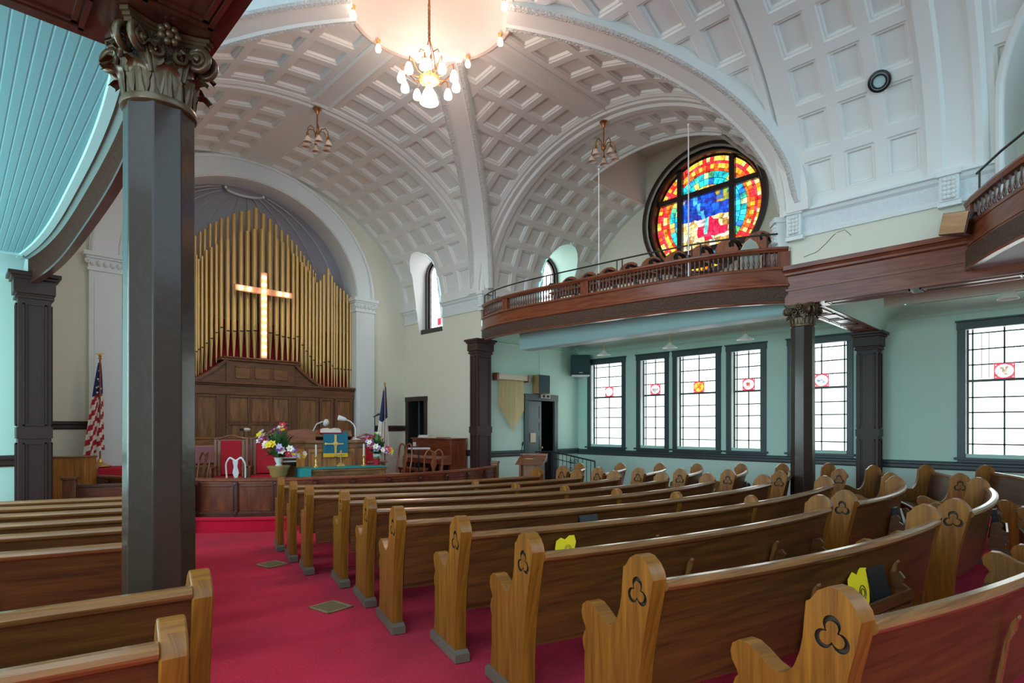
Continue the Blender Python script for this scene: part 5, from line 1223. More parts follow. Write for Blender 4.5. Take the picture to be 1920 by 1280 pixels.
def queen_anne(label, pos, rz, wood_, seatm, hoop=True, H=.98):
    t = thing('side_chair', label, 'chair', pos, rz)
    m = MB(); m.prism([(-.22, -.20), (-.18, -.25), (.18, -.25), (.22, -.20), (.17, .20), (-.17, .20)], .44, .49, lambda p, q, h: (p, q, h)); m.build('seat', seatm, t, 0, 40, bevel=.015)
    m = MB(); m.prism([(-.22, -.22), (.22, -.22), (.18, .21), (-.18, .21)], .38, .44, lambda p, q, h: (p, q, h)); m.build('seat_rail', wood_, t, 0, 30, bevel=.006)
    m = MB(); P = [(-.17, .20, .44), (-.185, .22, .62), (-.19, .25, .80), (-.165, .27, H - .07), (-.11, .275, H - .01), (-.05, .27, H - .035), (0, .27, H - .06), (.05, .27, H - .035), (.11, .275, H - .01), (.165, .27, H - .07), (.19, .25, .80), (.185, .22, .62), (.17, .20, .44)]
    m.tube(cr(P), .017, 8); m.build('back_hoop', wood_, t, 2, 50)
    m = MB(); m.sweep([((0, .20 + .09 * i / 10, .46 + (H - .52) * i / 10), (1, 0, 0), (0, 1, 0)) for i in range(11)], [(-.05, -.008), (.05, -.008), (.05, .008), (-.05, .008)])
    for i in range(11):
        w = (.75, .6, .5, .6, .95, 1.25, 1.1, .8, .7, .95, 1.1)[i]
        for j in range(4): x, y, z = m.v[i * 4 + j]; m.v[i * 4 + j] = (x * w, y, z)
    m.build('splat', wood_, t, 2, 40)
    for sx in (-1, 1):
        m = MB(); seat_leg(m, sx * .19, -.20, .40, .026, .014, (sx * .02, -.02)); m.build('leg', wood_, t, 2, 50)
        m = MB(); seat_leg(m, sx * .165, .19, .44, .020, .015, (sx * .02, .07)); m.build('leg', wood_, t, 2, 50)
    return t
queen_anne('white painted chair with an open looped back in front of the red chair', (3.63, 10.55, PZ - .02), R(150), 'white', 'white', H=.94).scale = (.80, .85, 1.)
queen_anne('cherry wood chair with cream seat seen beside the big column', (3.10, 11.40, PZ), R(-80), 'chairwood', 'cream_seat')
queen_anne('cherry wood chair with cream seat right of the right flowers', (6.49, 9.98, PZ), R(-78), 'chairwood', 'cream_seat', H=1.10)
queen_anne('cherry wood chair turned with its back to the pews beside the piano', (7.02, 9.55, PZ), R(160), 'chairwood', 'cream_seat', H=.99)
# choir pew with rose cushion
t = thing('choir_bench', 'long choir bench with dusty rose cushioned back under the organ case', 'bench', (4.6, 12.72, PZ + .16), R(-2))
m = MB(); m.box(-1.75, 2.3, .10, .20, 0, 1.02); m.build('back_panel', 'panel', t, 0, 30); m = MB(); m.box(-1.77, 2.32, .08, .22, 1.02, 1.07); m.build('top_rail', 'oak_rail', t, 0, 30, bevel=.01)
for k in range(3): m = MB(); m.box(-1.73 + 1.34 * k, -1.73 + 1.34 * k + 1.30, .02, .10, .52, .90); m.build('back_cushion', 'pink', t, 0, 40, bevel=.035)
m = MB(); m.box(-1.75, 2.3, -.35, .10, .38, .46); m.build('seat', 'panel', t, 0, 30, bevel=.01); m = MB(); m.box(-1.7, 2.25, -.30, -.27, .0, .38); m.build('apron', 'case', t, 0)
t = thing('choir_screen', 'low walnut screen with a ledge in front of the choir bench', 'screen', (3.2, 12.10, PZ), R(-4))
m = MB(); m.box(-.45, .95, 0, .05, 0, .66); m.build('panel', 'case', t, 0, 30); m = MB(); m.box(-.48, .98, -.05, .07, .66, .70); m.build('ledge', 'panel', t, 0, 30, bevel=.008)
# organ console with its lamp
t = thing('organ_console', 'dark organ console with a white lamp behind the left flowers', 'console', (5.42, 11.64, PZ), R(-14))
m = MB(); m.box(-.64, .70, .0, .5, 0, .80); m.box(-.64, -.58, -.2, .5, 0, .95); m.box(.64, .70, -.2, .5, 0, .95); m.box(-.64, .70, .25, .5, .80, 1.12); m.build('case', 'panel', t, 0, 30, bevel=.01)
for k in range(3): m = MB(); m.box(-.55, .55, -.16 + .12 * k, -.05 + .12 * k, .72 + .07 * k, .745 + .07 * k); m.build('keyboard', 'whitemat', t, 0)
m = MB(); m.box(-.58, .64, -.18, .25, .66, .72); m.build('key_desk', 'black', t, 0)
m = MB(); m.prism([(-.4, 1.12), (.4, 1.12), (.36, 1.36), (.0, 1.40), (-.36, 1.36)], .3, .33, lambda p, q, h: (p, h + (q - 1.12) * .3, q)); m.build('music_desk', 'chairwood', t, 0, 30)
m = MB(); m.tube([(.18, .40, 1.12), (.16, .38, 1.35), (.22, .30, 1.50), (.34, .22, 1.56)], .014, 8); m.build('lamp_arm', 'white', t); m = MB(); m.lathe([(.01, 0), (.075, .01), (.085, .05), (.05, .09), (1e-4, .10)], 16, (.36, .2, 1.54), axis=(.45, -.3, -.15)); m.build('lamp_head', 'white', t)
t = thing('music_lamp', 'small white oval lamp on a black stem behind the red chairs', 'lamp', (4.22, 11.95, PZ))
m = MB(); m.lathe([(.12, 0), (.12, .015), (.015, .03), (.010, 1.36)], 14); m.build('stem', 'black', t); m = MB(); m.lathe([(1e-4, -.035), (.05, -.03), (.075, 0), (.05, .03), (1e-4, .035)], 16, (.05, 0, 1.385)); m.build('head', 'cream_seat', t); m = MB(); m.box(-.07, -.01, -.03, .03, 1.36, 1.41); m.build('socket', 'black', t)
# urn stand with vase and flowers
def flowers(label, pos, n, spread, height, vase, seed, seq, rz=0):
    rnd = random.Random(seed); t = thing('flower_arrangement', label, 'flowers', pos, rz)
    if vase == 'urn': prof = [(.052, 0), (.055, .012), (.036, .03), (.05, .06), (.066, .10), (.074, .135), (.084, .145), (.068, .148), (.04, .12)]
    else: prof = [(.06, 0), (.072, .02), (.082, .11), (.090, .14), (.078, .145), (.04, .125)]
    m = MB(); m.lathe(prof, 24, cap=True); m.build('vase', 'white', t); z0 = prof[-2][1]
    m = MB()
    for k in range(90):
        a = rnd.uniform(0, 6.28); e = rnd.uniform(.05, 1.45); L = rnd.uniform(.5, 1.) ; d = Vector((math.cos(a) * math.cos(e) * spread, math.sin(a) * math.cos(e) * spread, math.sin(e) * height)) * L; b = Vector((0, 0, z0 - .02))
        s = Vector((-d.y, d.x, .02)).normalized() * rnd.uniform(.022, .04); mid = b + d * .7 + Vector((0, 0, .04)); tip = b + d * 1.02
        m.add([b, mid - s, mid + s, tip], [(0, 1, 2), (1, 3, 2)])
        m.add([b + Vector((0, 0, .004)), mid - s * .3 + Vector((0, 0, .03)), mid + s * .9 + Vector((0, 0, .02)), tip + s * 2], [(0, 1, 2), (1, 3, 2)])
    m.build('foliage', 'leaf', t, ang=60, flip=False)['kind'] = 'stuff'
    for k in range(n):
        a = 2.4 * k + rnd.uniform(-.3, .3); e = (.02 + 1.42 * ((k * .618) % 1) ** 1.3); L = rnd.uniform(.62, 1.08)
        c = Vector((math.cos(a) * math.cos(e) * spread, math.sin(a) * math.cos(e) * spread, math.sin(e) * height)) * L + Vector((0, 0, z0)); ax = (c - Vector((0, 0, z0 - .1))).normalized() + Vector((-.5, -.5, 0)); ax.normalize(); u = ax.orthogonal().normalized(); v = ax.cross(u); r = rnd.uniform(.045, .075); m = MB()
        np_ = 6
        for p in range(np_):
            q = 2 * PI * p / np_; d = u * math.cos(q) + v * math.sin(q); s_ = ax.cross(d) * r * .42
            m.add([c, c + d * r * .55 - s_ + ax * r * .25, c + d * r * .55 + s_ + ax * r * .25, c + d * r * 1.1 + ax * r * .30, c + d * r * .5 + ax * r * .12], [(0, 1, 4), (0, 4, 2), (1, 3, 4), (4, 3, 2)])
        m.ball(c + ax * r * .18, r * .22, 8, mi=1); m.build('blossom', ['f_' + seq[k % len(seq)], 'f_yellow'], t, ang=70, flip=False)
    return t
t = thing('pedestal', 'brass urn pedestal carrying the left flower vase', 'pedestal', (4.09, 9.95, PZ))
m = MB(); m.lathe([(.16, 0), (.16, .03), (.08, .08), (.065, .30), (.085, .48), (.075, .52)], 20); m.build('stem', 'cream_seat', t); m = MB(); m.lathe([(.05, .52), (.10, .55), (.14, .62), (.15, .70), (.185, .74), (.19, .765), (.17, .77), (1e-4, .765)], 28); m.build('bowl', 'gold', t)
flowers('left vase of yellow, purple and white flowers on the brass pedestal', (4.09, 9.95, PZ + .768), 44, .40, .56, 'urn', 4, ['yellow', 'white', 'purple', 'lilac', 'white', 'red', 'white', 'lilac', 'purple', 'yellow', 'red'])
t = thing('plant_stand', 'small wooden stand carrying the right flower pot', 'stand', (6.02, 9.92, PZ))
m = MB(); m.lathe([(.19, .74), (.20, .755), (.19, .77)], 24); m.build('top', 'chairwood', t)
for k in range(3): a = 2.1 * k; m = MB(); m.tube([(.16 * math.cos(a), .16 * math.sin(a), 0), (.05 * math.cos(a), .05 * math.sin(a), .35), (.10 * math.cos(a), .10 * math.sin(a), .74)], .016, 8); m.build('leg', 'chairwood', t)
flowers('right white pot of lilac, yellow and red flowers beside the pulpit', (6.02, 9.92, PZ + .771), 34, .27, .42, 'pot', 9, ['lilac', 'yellow', 'red', 'white', 'purple', 'white', 'red', 'lilac', 'yellow', 'white'])
# pulpit with its cloth, bible and lamp
PRZ = R(-26); PX_, PY_ = 5.47, 10.73
t = thing('pulpit', 'honey oak panelled pulpit behind the communion table', 'pulpit', (PX_, PY_, PZ), PRZ)
m = MB(); m.prism([(-.66, .0), (-.46, -.16), (.46, -.16), (.66, .0), (.66, .34), (-.66, .34)], .06, 1.12, lambda p, q, h: (p, q, h)); m.build('body', 'pulpit', t, 2, 30)
m = MB(); m.prism([(-.72, .0), (-.49, -.22), (.49, -.22), (.72, .0), (.72, .40), (-.72, .40)], 1.12, 1.18, lambda p, q, h: (p, q, h)); m.prism([(-.68, .0), (-.47, -.18), (.47, -.18), (.68, .0), (.68, .36), (-.68, .36)], 1.02, 1.12, lambda p, q, h: (p, q, h)); m.build('cornice', 'panel', t, 0, 30, bevel=.008)
m = MB(); m.prism([(-.70, .0), (-.48, -.20), (.48, -.20), (.70, .0), (.70, .38), (-.70, .38)], 0, .10, lambda p, q, h: (p, q, h)); m.build('plinth', 'panel', t, 0, 30, bevel=.008)
for x0, x1 in ((-.40, -.18), (-.11, .11), (.18, .40)):
    m = MB()
    for q in ((x0, x0 + .02, .2, .95), (x1 - .02, x1, .2, .95), (x0, x1, .2, .22), (x0, x1, .93, .95)): m.box(q[0], q[1], -.175, -.158, q[2], q[3])
    m.build('panel_moulding', 'panel', t, 2, 30)
for x in (-.47, .47): m = MB(); m.box(x - .03, x + .03, -.185, -.13, .10, 1.02); m.build('post', 'case', t, 2, 30, bevel=.006)
m = MB(); m.add([(-.30, -.21, 1.28), (.38, -.21, 1.28), (.38, .24, 1.37), (-.30, .24, 1.37), (-.30, -.21, 1.25), (.38, -.21, 1.25), (.38, .24, 1.16), (-.30, .24, 1.16)], [(0, 1, 2, 3), (4, 7, 6, 5), (0, 4, 5, 1), (1, 5, 6, 2), (2, 6, 7, 3), (3, 7, 4, 0)]); m.build('reading_desk', 'panel', t, 0, 30)
t = thing('antependium', 'teal pulpit cloth with gold cross and yellow fringe', 'cloth', (PX_, PY_, PZ), PRZ)
m = MB(); nx, nz = 16, 8; V = []
for j in range(nz + 1):
    for i in range(nx + 1): u = i / nx; V.append((.06 - .22 + .46 * u, -.238 - .010 * math.sin(u * 19) * (1 - j / nz), .92 + .368 * j / nz))
m.add(V, [(j * (nx + 1) + i, j * (nx + 1) + i + 1, (j + 1) * (nx + 1) + i + 1, (j + 1) * (nx + 1) + i) for j in range(nz) for i in range(nx)])
m.add([(-.16, -.238, 1.288), (.30, -.238, 1.288), (.30, .10, 1.352), (-.16, .10, 1.352)], [(0, 1, 2, 3)])
m.build('cloth', 'blue_teal', t, ang=60, flip=False)
m = MB(); m.box(-.16, .045, -.254, -.236, .85, .925); m.box(.095, .30, -.254, -.236, .85, .925); m.build('fringe', 'yellow', t)
m = MB(); m.box(.048, .092, -.258, -.246, .86, 1.285); m.box(-.10, .22, -.258, -.246, 1.095, 1.122); m.lathe([(.050, 0), (.050, .014), (1e-4, .016)], 8, (.07, -.246, 1.108), axis=(0, -1, 0)); m.lathe([(.026, 0), (.026, .010), (1e-4, .012)], 8, (-.11, -.246, 1.108), axis=(0, -1, 0)); m.build('cross', 'brass', t)
t = thing('bible', 'open red-edged bible on the pulpit desk', 'book', (PX_ + .0, PY_ + .04, PZ + 1.357), PRZ); t.rotation_euler = (R(11), 0, PRZ)
m = MB(); m.prism([(-.20, .0), (-.16, .025), (-.06, .032), (0, .014), (.06, .032), (.16, .025), (.20, .0)], -.16, .16, lambda p, q, h: (p, h, q)); m.build('pages', 'whitemat', t); m = MB(); m.box(-.22, .22, -.175, .175, -.008, .002); m.build('cover', 'red', t)
t = thing('reading_lamp', 'white gooseneck lamp standing on the right side of the pulpit', 'lamp', (PX_ + .40, PY_ - .22, PZ + 1.182), PRZ)
m = MB(); m.lathe([(.10, 0), (.10, .012), (.04, .03), (.02, .04)], 20); m.build('base', 'white', t); m = MB(); m.tube([(0, 0, .03), (.0, 0, .22), (-.03, 0, .30), (-.10, -.01, .37), (-.20, -.02, .41)], .013, 8); m.build('neck', 'white', t); m = MB(); m.lathe([(.02, -.03), (.035, 0), (.045, .06), (.055, .13), (.045, .14), (1e-4, .12)], 16, (-.20, -.02, .41), axis=(-1, -.1, .25)); m.build('head', 'white', t)
# communion table
TRZ = R(-16); TX, TY = 5.16, 9.70
t = thing('communion_table', 'walnut communion table with a carved front rail', 'table', (TX, TY, PZ), TRZ)
m = MB(); m.box(-.74, .74, -.30, .30, .655, .70); m.build('tabletop', 'panel', t, 0, 30, bevel=.008); m = MB(); m.box(-.66, .66, -.265, -.24, .48, .655); m.box(-.66, .66, .24, .265, .48, .655); m.build('apron', 'panel', t, 0, 30)
for sx in (-1, 1):
    for sy in (-1, 1): m = MB(); m.box(sx * .66 - .045, sx * .66 + .045, sy * .24 - .04, sy * .24 + .04, 0, .655); m.build('leg', 'panel', t, 2, 30, bevel=.006)
cu = bpy.data.curves.new('inscription', 'FONT'); cu.body = 'IN REMEMBRANCE OF ME'; cu.size = .088; cu.align_x = 'CENTER'; cu.extrude = .003
tmp = bpy.data.objects.new('inscription', cu); COL.objects.link(tmp); dg = bpy.context.evaluated_depsgraph_get(); me = bpy.data.meshes.new_from_object(tmp.evaluated_get(dg)); bpy.data.objects.remove(tmp)
o = bpy.data.objects.new('inscription', me); COL.objects.link(o); me.materials.clear(); me.materials.append(M['golddark']); o.parent = t; o.location = (0, -.267, .535); o.rotation_euler = (PI / 2, 0, 0)
t = thing('table_cloth', 'long teal runner hanging over the left end of the communion table', 'cloth', (TX, TY, PZ), TRZ)
m = MB(); m.box(-.77, .77, -.315, .315, .701, .712); m.build('runner', 'teal', t, 0, 30, bevel=.004); m = MB(); m.box(-.785, -.772, -.315, .315, .36, .708); m.box(-.785, -.60, -.327, -.316, .42, .708); m.build('end_drop', 'teal', t, 0, 30, bevel=.003)
m = MB(); m.prism([(-.70, .50), (-.69, .60), (-.68, .50), (-.685, .46), (-.695, .46)], -.333, -.328, lambda p, q, h: (p, h, q)); m.prism([(-.715, .575), (-.665, .575), (-.665, .588), (-.715, .588)], -.333, -.328, lambda p, q, h: (p, h, q)); m.build('emblem', 'brass', t)
def on_table(x, y): c, s = math.cos(TRZ), math.sin(TRZ); return (TX + x * c - y * s, TY + x * s + y * c, PZ + .713)
for lab, x in (('brass candlestick with white candle on the left of the communion table', -.46), ('brass candlestick with white candle on the right of the communion table', .40)):
    t = thing('candlestick', lab, 'candlestick', on_table(x, .05)); m = MB(); m.lathe([(.05, 0), (.05, .012), (.02, .03), (.014, .06), (.022, .10), (.014, .13), (.02, .17), (.038, .185), (.038, .195), (.016, .20)], 18); m.build('stick', 'brass', t); m = MB(); m.lathe([(.015, .2), (.015, .40), (.004, .405), (.002, .42)], 12); m.build('candle', 'whitemat', t)
t = thing('altar_cross', 'small brass altar cross between the two candlesticks', 'cross', on_table(-.02, .05), TRZ)
m = MB(); m.box(-.07, .07, -.04, .04, 0, .03); m.box(-.05, .05, -.03, .03, .03, .055); m.build('base', 'brass', t, bevel=.004); m = MB(); m.box(-.013, .013, -.008, .008, .055, .30); m.box(-.07, .07, -.008, .008, .20, .226); m.build('cross', 'brass', t, bevel=.003)
t = thing('foil_pot', 'small red foil-wrapped pot at the right end of the communion table', 'pot', on_table(.66, .12)); m = MB(); m.lathe([(.045, 0), (.06, .09), (.075, .12), (.07, .125), (.04, .10)], 14); m.build('wrapper', 'red', t); m = MB()
for k in range(9): m.ball((.035 * math.cos(k * 2.4), .035 * math.sin(k * 2.4), .13 + .01 * (k % 3)), .022, 8)
m.build('foliage', 'leaf', t)
# flags
def flag(label, pos, H, kind, rz):
    t = thing('flag', label, 'flag', pos, rz)
    m = MB(); m.lathe([(.17, 0), (.17, .015), (.10, .04), (.045, .08), (.03, .13), (.02, .14)], 24); m.build('base', 'brass', t)
    m = MB(); m.lathe([(.013, .1), (.013, H - .10)], 10); m.build('staff', 'chairwood', t)
    m = MB(); m.lathe([(.02, H - .10), (.028, H - .08), (.012, H - .06), (.03, H - .04), (.008, H), (1e-4, H + .01)], 12)
    if kind == 'stars': m.prism([(-.09, H + .0), (-.02, H - .03), (.02, H - .03), (.07, H + .02), (.0, H + .01)], -.006, .006, lambda p, q, h: (p, h, q))
    m.build('finial', 'brass', t)
    # hanging cloth: folds about the staff, wider towards the bottom
    top, bot = H - .16, (.20 if kind == 'stars' else .95); nz, nu = 34, 26; rows = []
    for j in range(nz + 1):
        f = j / nz; z = top + (bot - top) * f; w = (.035 + .23 * f ** .8) if kind == 'stars' else (.05 + .20 * f)
        rows.append([((-.08 * f if kind == 'stars' else -.05 * f) + w * (u / nu - .5) * 1.3, .016 + .05 * f * math.sin(u / nu * 13 + f * 2.), z - (.10 * f * math.cos(u / nu * 3.1 + .4) if kind == 'stars' else .05 * math.sin(u / nu * 5))) for u in range(nu + 1)])
    V = [p for r_ in rows for p in r_]; m = MB()
    for j in range(nz):
        for u in range(nu):
            f = (j + .5) / nz; mi = 0
            if kind == 'stars':
                if f < .36: mi = 2
                else: mi = 0 if int((f * 15 + u / nu * 2.6 + (3.2 if u > nu * .55 else 0))) % 2 == 0 else 1
            else: mi = 2 if f < .52 else 1
            m.f.append([j * (nu + 1) + u, j * (nu + 1) + u + 1, (j + 1) * (nu + 1) + u + 1, (j + 1) * (nu + 1) + u]); m.m.append(mi)
    m.v = V; m.build('cloth', ['flag_red', 'flag_white', 'flag_blue'], t, ang=70, flip=False)
    if kind == 'stars':
        m = MB()
        for k, (jj, uu) in enumerate(((6, 9), (7, 15), (9, 7), (9, 13), (10, 19), (11, 10), (3, 12), (5, 17))):
            p = Vector(rows[jj][uu]); pts = []
            for q in range(10): a = PI / 2 + PI * q / 5; rr = .022 if q % 2 == 0 else .009; pts.append((p.x + rr * math.cos(a), p.z + rr * math.sin(a)))
            m.prism(pts, p.y - .012, p.y - .008, lambda a_, b_, h: (a_, h, b_))
        m.build('star', 'flag_white', t)
    return t
flag('striped national flag with blue starred corner hanging on a brass stand at left', (1.98, 12.75, PZ + .72), 2.05, 'stars', R(12))
flag('white church flag with dark blue top hanging at the right of the organ', (7.36, 11.80, PZ), 2.50, 'church', R(-20))
t = thing('mic_stand', 'thin black microphone stand right of the pulpit', 'microphone stand', (6.98, 11.62, PZ)); m = MB(); m.lathe([(.13, 0), (.13, .015), (.02, .03)], 18); m.build('base', 'black', t); m = MB(); m.lathe([(.010, .02), (.010, 1.66)], 8); m.build('pole', 'black', t); m = MB(); m.lathe([(.014, -.03), (.016, .05), (.024, .08), (.024, .12), (1e-4, .13)], 12, (0, 0, 1.68), axis=(.8, -.3, .45)); m.build('microphone', 'black', t)
# left of the platform: oak box, carpeted steps, short bench
t = thing('oak_cabinet', 'pale oak boxed screen at the left end of the platform', 'cabinet', (1.36, 11.9, floor_z(11.9)), R(-38))
m = MB(); m.box(-.40, .34, -.05, .05, 0, 1.20); m.build('panel', 'pulpit', t, 2, 30); m = MB(); m.box(-.43, -.38, -.06, .25, 0, 1.22); m.box(.30, .36, -.07, .25, 0, 1.22); m.build('stile', 'pulpit', t, 2, 30, bevel=.004); m = MB(); m.box(-.44, .37, -.07, .26, 1.20, 1.225); m.build('top', 'oak_rail', t, 0, 30)
t = thing('carpeted_step', 'dark red carpeted step unit under the striped flag', 'steps', (2.05, 12.75, PZ), R(-10)); m = MB(); m.box(-.10, .55, -.32, .40, 0, .70); m.build('upper_step', 'red', t, 0, bevel=.02); m = MB(); m.box(-.10, .55, -.60, -.32, 0, .44); m.build('lower_step', 'red', t, 0, bevel=.02)
t = thing('front_panel', 'short walnut panelled screen with square post at the left front', 'screen', (1.62, 10.30, floor_z(10.3)), R(-20))
m = MB(); m.box(-.30, 1.1, -.02, .02, .10, .80); m.build('panel', 'rail_wood', t, 0, 30); m = MB(); m.box(-.32, 1.1, -.045, .045, .80, .84); m.box(-.30, 1.1, -.035, .035, 0, .10); m.build('rail', 'mahog_dark', t, 0, 30, bevel=.006); m = MB(); m.box(-.46, -.30, -.07, .07, 0, .92); m.box(-.48, -.28, -.09, .09, .92, .96); m.build('post', 'case', t, 2, 30, bevel=.008)
# piano, bench, music
PRP = R(-88)
t = thing('piano', 'red mahogany upright piano against the right chancel wall', 'piano', (8.24, 11.28, PZ), R(-90))
m = MB(); m.box(-.74, .74, .10, .56, 0, 1.14); m.build('case', 'piano', t, 2, 30, bevel=.006); m = MB(); m.box(-.77, .77, .02, .58, 1.14, 1.175); m.build('lid', 'piano', t, 0, 30, bevel=.008)
m = MB(); m.prism([(.10, .78), (.04, 1.14), (.10, 1.14)], -.74, .74, lambda p, q, h: (h, p, q)); m.build('music_board', 'piano', t, 0, 30)
m = MB(); m.box(-.74, .74, -.20, .10, .58, .66); m.build('key_bed', 'piano', t, 0, 30, bevel=.006); m = MB(); m.prism([(-.20, .66), (-.20, .70), (-.12, .76), (.10, .78), (.10, .66)], -.72, .72, lambda p, q, h: (h, p, q)); m.build('fall_board', 'piano', t, 0, 30)
for sx in (-1, 1):
    m = MB(); m.prism([(-.22, .56), (-.22, .72), (-.16, .77), (.10, .80), (.10, .56)], sx * .74 - .03, sx * .74 + .03, lambda p, q, h: (h, p, q)); m.build('cheek', 'piano', t, 1, 30, bevel=.008); m = MB(); m.box(sx * .70 - .035, sx * .70 + .035, -.19, -.12, 0, .58); m.build('leg', 'piano', t, 2, 30, bevel=.008)
m = MB(); m.box(-.66, .66, .085, .10, .08, .56); m.build('knee_panel', 'black', t, 0); m = MB(); m.box(-.68, -.58, .02, .05, .96, 1.06); m.build('sheet', 'whitemat', t)
t = thing('piano_bench', 'low mahogany piano bench in front of the upright piano', 'bench', (7.74, 11.2, PZ), R(-90)); m = MB(); m.box(-.38, .38, -.17, .17, .44, .50); m.build('seat', 'piano', t, 0, bevel=.008)
for sx in (-1, 1):
    for sy in (-1, 1): m = MB(); m.box(sx * .33 - .025, sx * .33 + .025, sy * .13 - .025, sy * .13 + .025, 0, .44); m.build('leg', 'piano', t, 2, bevel=.005)
def on_piano(x, y): c, s = math.cos(R(-90)), math.sin(R(-90)); return (8.24 + x * c - y * s, 11.28 + x * s + y * c, PZ + 1.176)
for lab, x, nn, mt in (('stack of grey-edged music books on the left of the piano lid', -.52, 4, 'whitemat'), ('loose cream music folder in the middle of the piano lid', -.12, 2, 'cream_seat'), ('thin dark folder on the right of the piano lid', .22, 1, 'panel')):
    m = MB()
    for k in range(nn): m.box(-.15 + .01 * k, .15 + .012 * (k % 2), -.11, .11 - .01 * k, .016 * k, .016 * k + .013)
    o = m.build('music_book', mt, None); o.location = on_piano(x, .28); o.rotation_euler = (0, 0, R(-90 + 6 * nn)); tag(o, lab, 'book')
t = thing('keyboard_stand', 'grey music stand ledge beside the piano bench', 'music stand', (7.35, 10.42, PZ), R(-40)); m = MB(); m.tube([(0, 0, 0), (0, 0, .95)], .014, 8); m.lathe([(.16, 0), (.16, .012), (.02, .03)], 16); m.build('pole', 'black', t); m = MB(); m.box(-.24, .24, -.02, .30, .95, .965); m.box(-.24, .24, -.03, -.015, .95, .99); m.build('ledge', 'apse', t)

# ------------------------------------------------------------------ the alcove under the gallery
t = thing('chime_bar', 'tapered rack of golden tubular chimes on the mint wall', 'chimes', (10.0, 10.3, ZE + 1.28))
m = MB(); m.box(-.56, .56, -.14, -.01, -.12, .0); m.box(-.56, .56, -.155, -.01, -.0, .022); m.build('header', 'cream_seat', t, 0, 30, bevel=.005)
for x in (-.56, .53): m = MB(); m.box(x - .02, x + .05, -.17, -.005, -.15, .03); m.build('end_block', 'piano', t, 2, 30, bevel=.005)
for k in range(21):
    x = -.42 + .84 * k / 20; L = .78 + .62 * (1 - abs(k - 11) / 11); m = MB(); m.lathe([(.0095, -L), (.0095, -.10)], 10, (x, -.075, 0)); m.build('chime', 'gold', t)
t = thing('loudspeaker', 'black loudspeaker with wooden side above the alcove door', 'loudspeaker', (11.02, 10.3, ZE + .86), 0)
m = MB(); m.box(-.21, .21, -.24, -.02, 0, .48); m.build('cabinet', 'tan', t, 2, 30, bevel=.005); m = MB(); m.box(-.20, .20, -.255, -.238, .01, .47); m.build('grille', 'speaker', t); m = MB(); m.tube([(.1, -.03, .48), (.1, -.02, 1.18)], .012, 6); m.build('conduit', 'trimwhite', t)
t = thing('loudspeaker', 'dark loudspeaker on a bracket high in the alcove corner by the first window', 'loudspeaker', (12.42, 10.0, ZE + 1.40), R(-45))
m = MB(); m.box(-.25, .25, -.16, .16, .02, .56); m.build('cabinet', 'speaker', t, 2, 30, bevel=.012); m = MB(); m.box(-.23, .23, -.172, -.158, .05, .53); m.build('grille', 'speaker', t); m = MB(); m.box(-.24, .24, -.16, .22, -.02, .018); m.build('bracket', 'white', t, bevel=.004); m = MB(); m.box(-.05, .05, -.176, -.171, .07, .085); m.build('badge', 'white', t)
t = thing('emergency_light', 'white twin-lamp emergency light over the alcove door', 'light', (11.24, 10.24, ZE + .75)); m = MB(); m.box(-.17, .17, -.04, 0, 0, .10); m.build('housing', 'cream_seat', t, bevel=.006)
for x in (-.08, .08): m = MB(); m.lathe([(.036, 0), (.036, .03), (.02, .035), (1e-4, .036)], 14, (x, -.04, .05), axis=(0, -1, 0)); m.build('lamp', 'black', t)
t = thing('lectern', 'red-brown lectern with microphone in front of the alcove', 'lectern', (8.92, 8.50, floor_z(8.5)), R(-60))
m = MB(); m.prism([(-.30, .86), (.22, 1.06), (.22, .92), (-.22, .88)], -.30, .30, lambda p, q, h: (h, p, q)); m.box(-.30, .30, .17, .22, .93, 1.08); m.build('desk', 'piano', t, 0, 30, bevel=.008)
m = MB(); m.box(-.24, -.19, -.18, .18, 0, .92); m.box(.19, .24, -.18, .18, 0, .92); m.build('side', 'piano', t, 2, 30, bevel=.006); m = MB(); m.box(-.20, .20, -.10, -.07, .05, .90); m.build('front_panel', 'panel', t, 2); m = MB(); m.box(-.26, .26, -.20, .20, 0, .05); m.build('foot', 'piano', t, 0, bevel=.006)
m = MB(); m.box(-.08, .08, .222, .228, .985, 1.02) ; m.box(-.08, .08, -.245, -.24, .985, .99); m.build('plate', 'brass', t); m = MB(); m.tube([(-.22, .0, 1.0), (-.23, -.02, 1.15), (-.20, -.05, 1.26)], .008, 6); m.tube([(-.20, -.05, 1.26), (-.18, -.07, 1.33)], .017, 8); m.build('microphone', 'black', t)
# wrought-iron stair railing
t = thing('stair_railing', 'black wrought iron stair railing with scroll panels below the first window', 'railing', (0, 0, 0))
RA = [(10.10, 9.50), (10.50, 9.30), (10.72, 8.20)]
def rl(s): # s 0..2 along the two runs
    i = 0 if s < 1 else 1; f = s - i; a, b = RA[i], RA[i + 1]; z = (.92 if s <= 1 else .92 - .20 * f); return (a[0] + (b[0] - a[0]) * f, a[1] + (b[1] - a[1]) * f, z)
m = MB(); m.tube([rl(0), rl(.999)], .016, 8); m.tube([rl(1), rl(2)], .018, 8); m.tube([Vector(rl(1)) - Vector((0, 0, .16)), Vector(rl(1.55)) - Vector((0, 0, .16))], .010, 6); m.build('handrail', 'iron', t)
for k in range(22):
    s = k * 2 / 21; p = rl(min(s, 1.999)); m = MB(); r_ = .018 if k in (0, 10, 11, 21) else .008; m.tube([(p[0], p[1], floor_z(p[1])), p], r_, 6); m.build('baluster', 'iron', t)
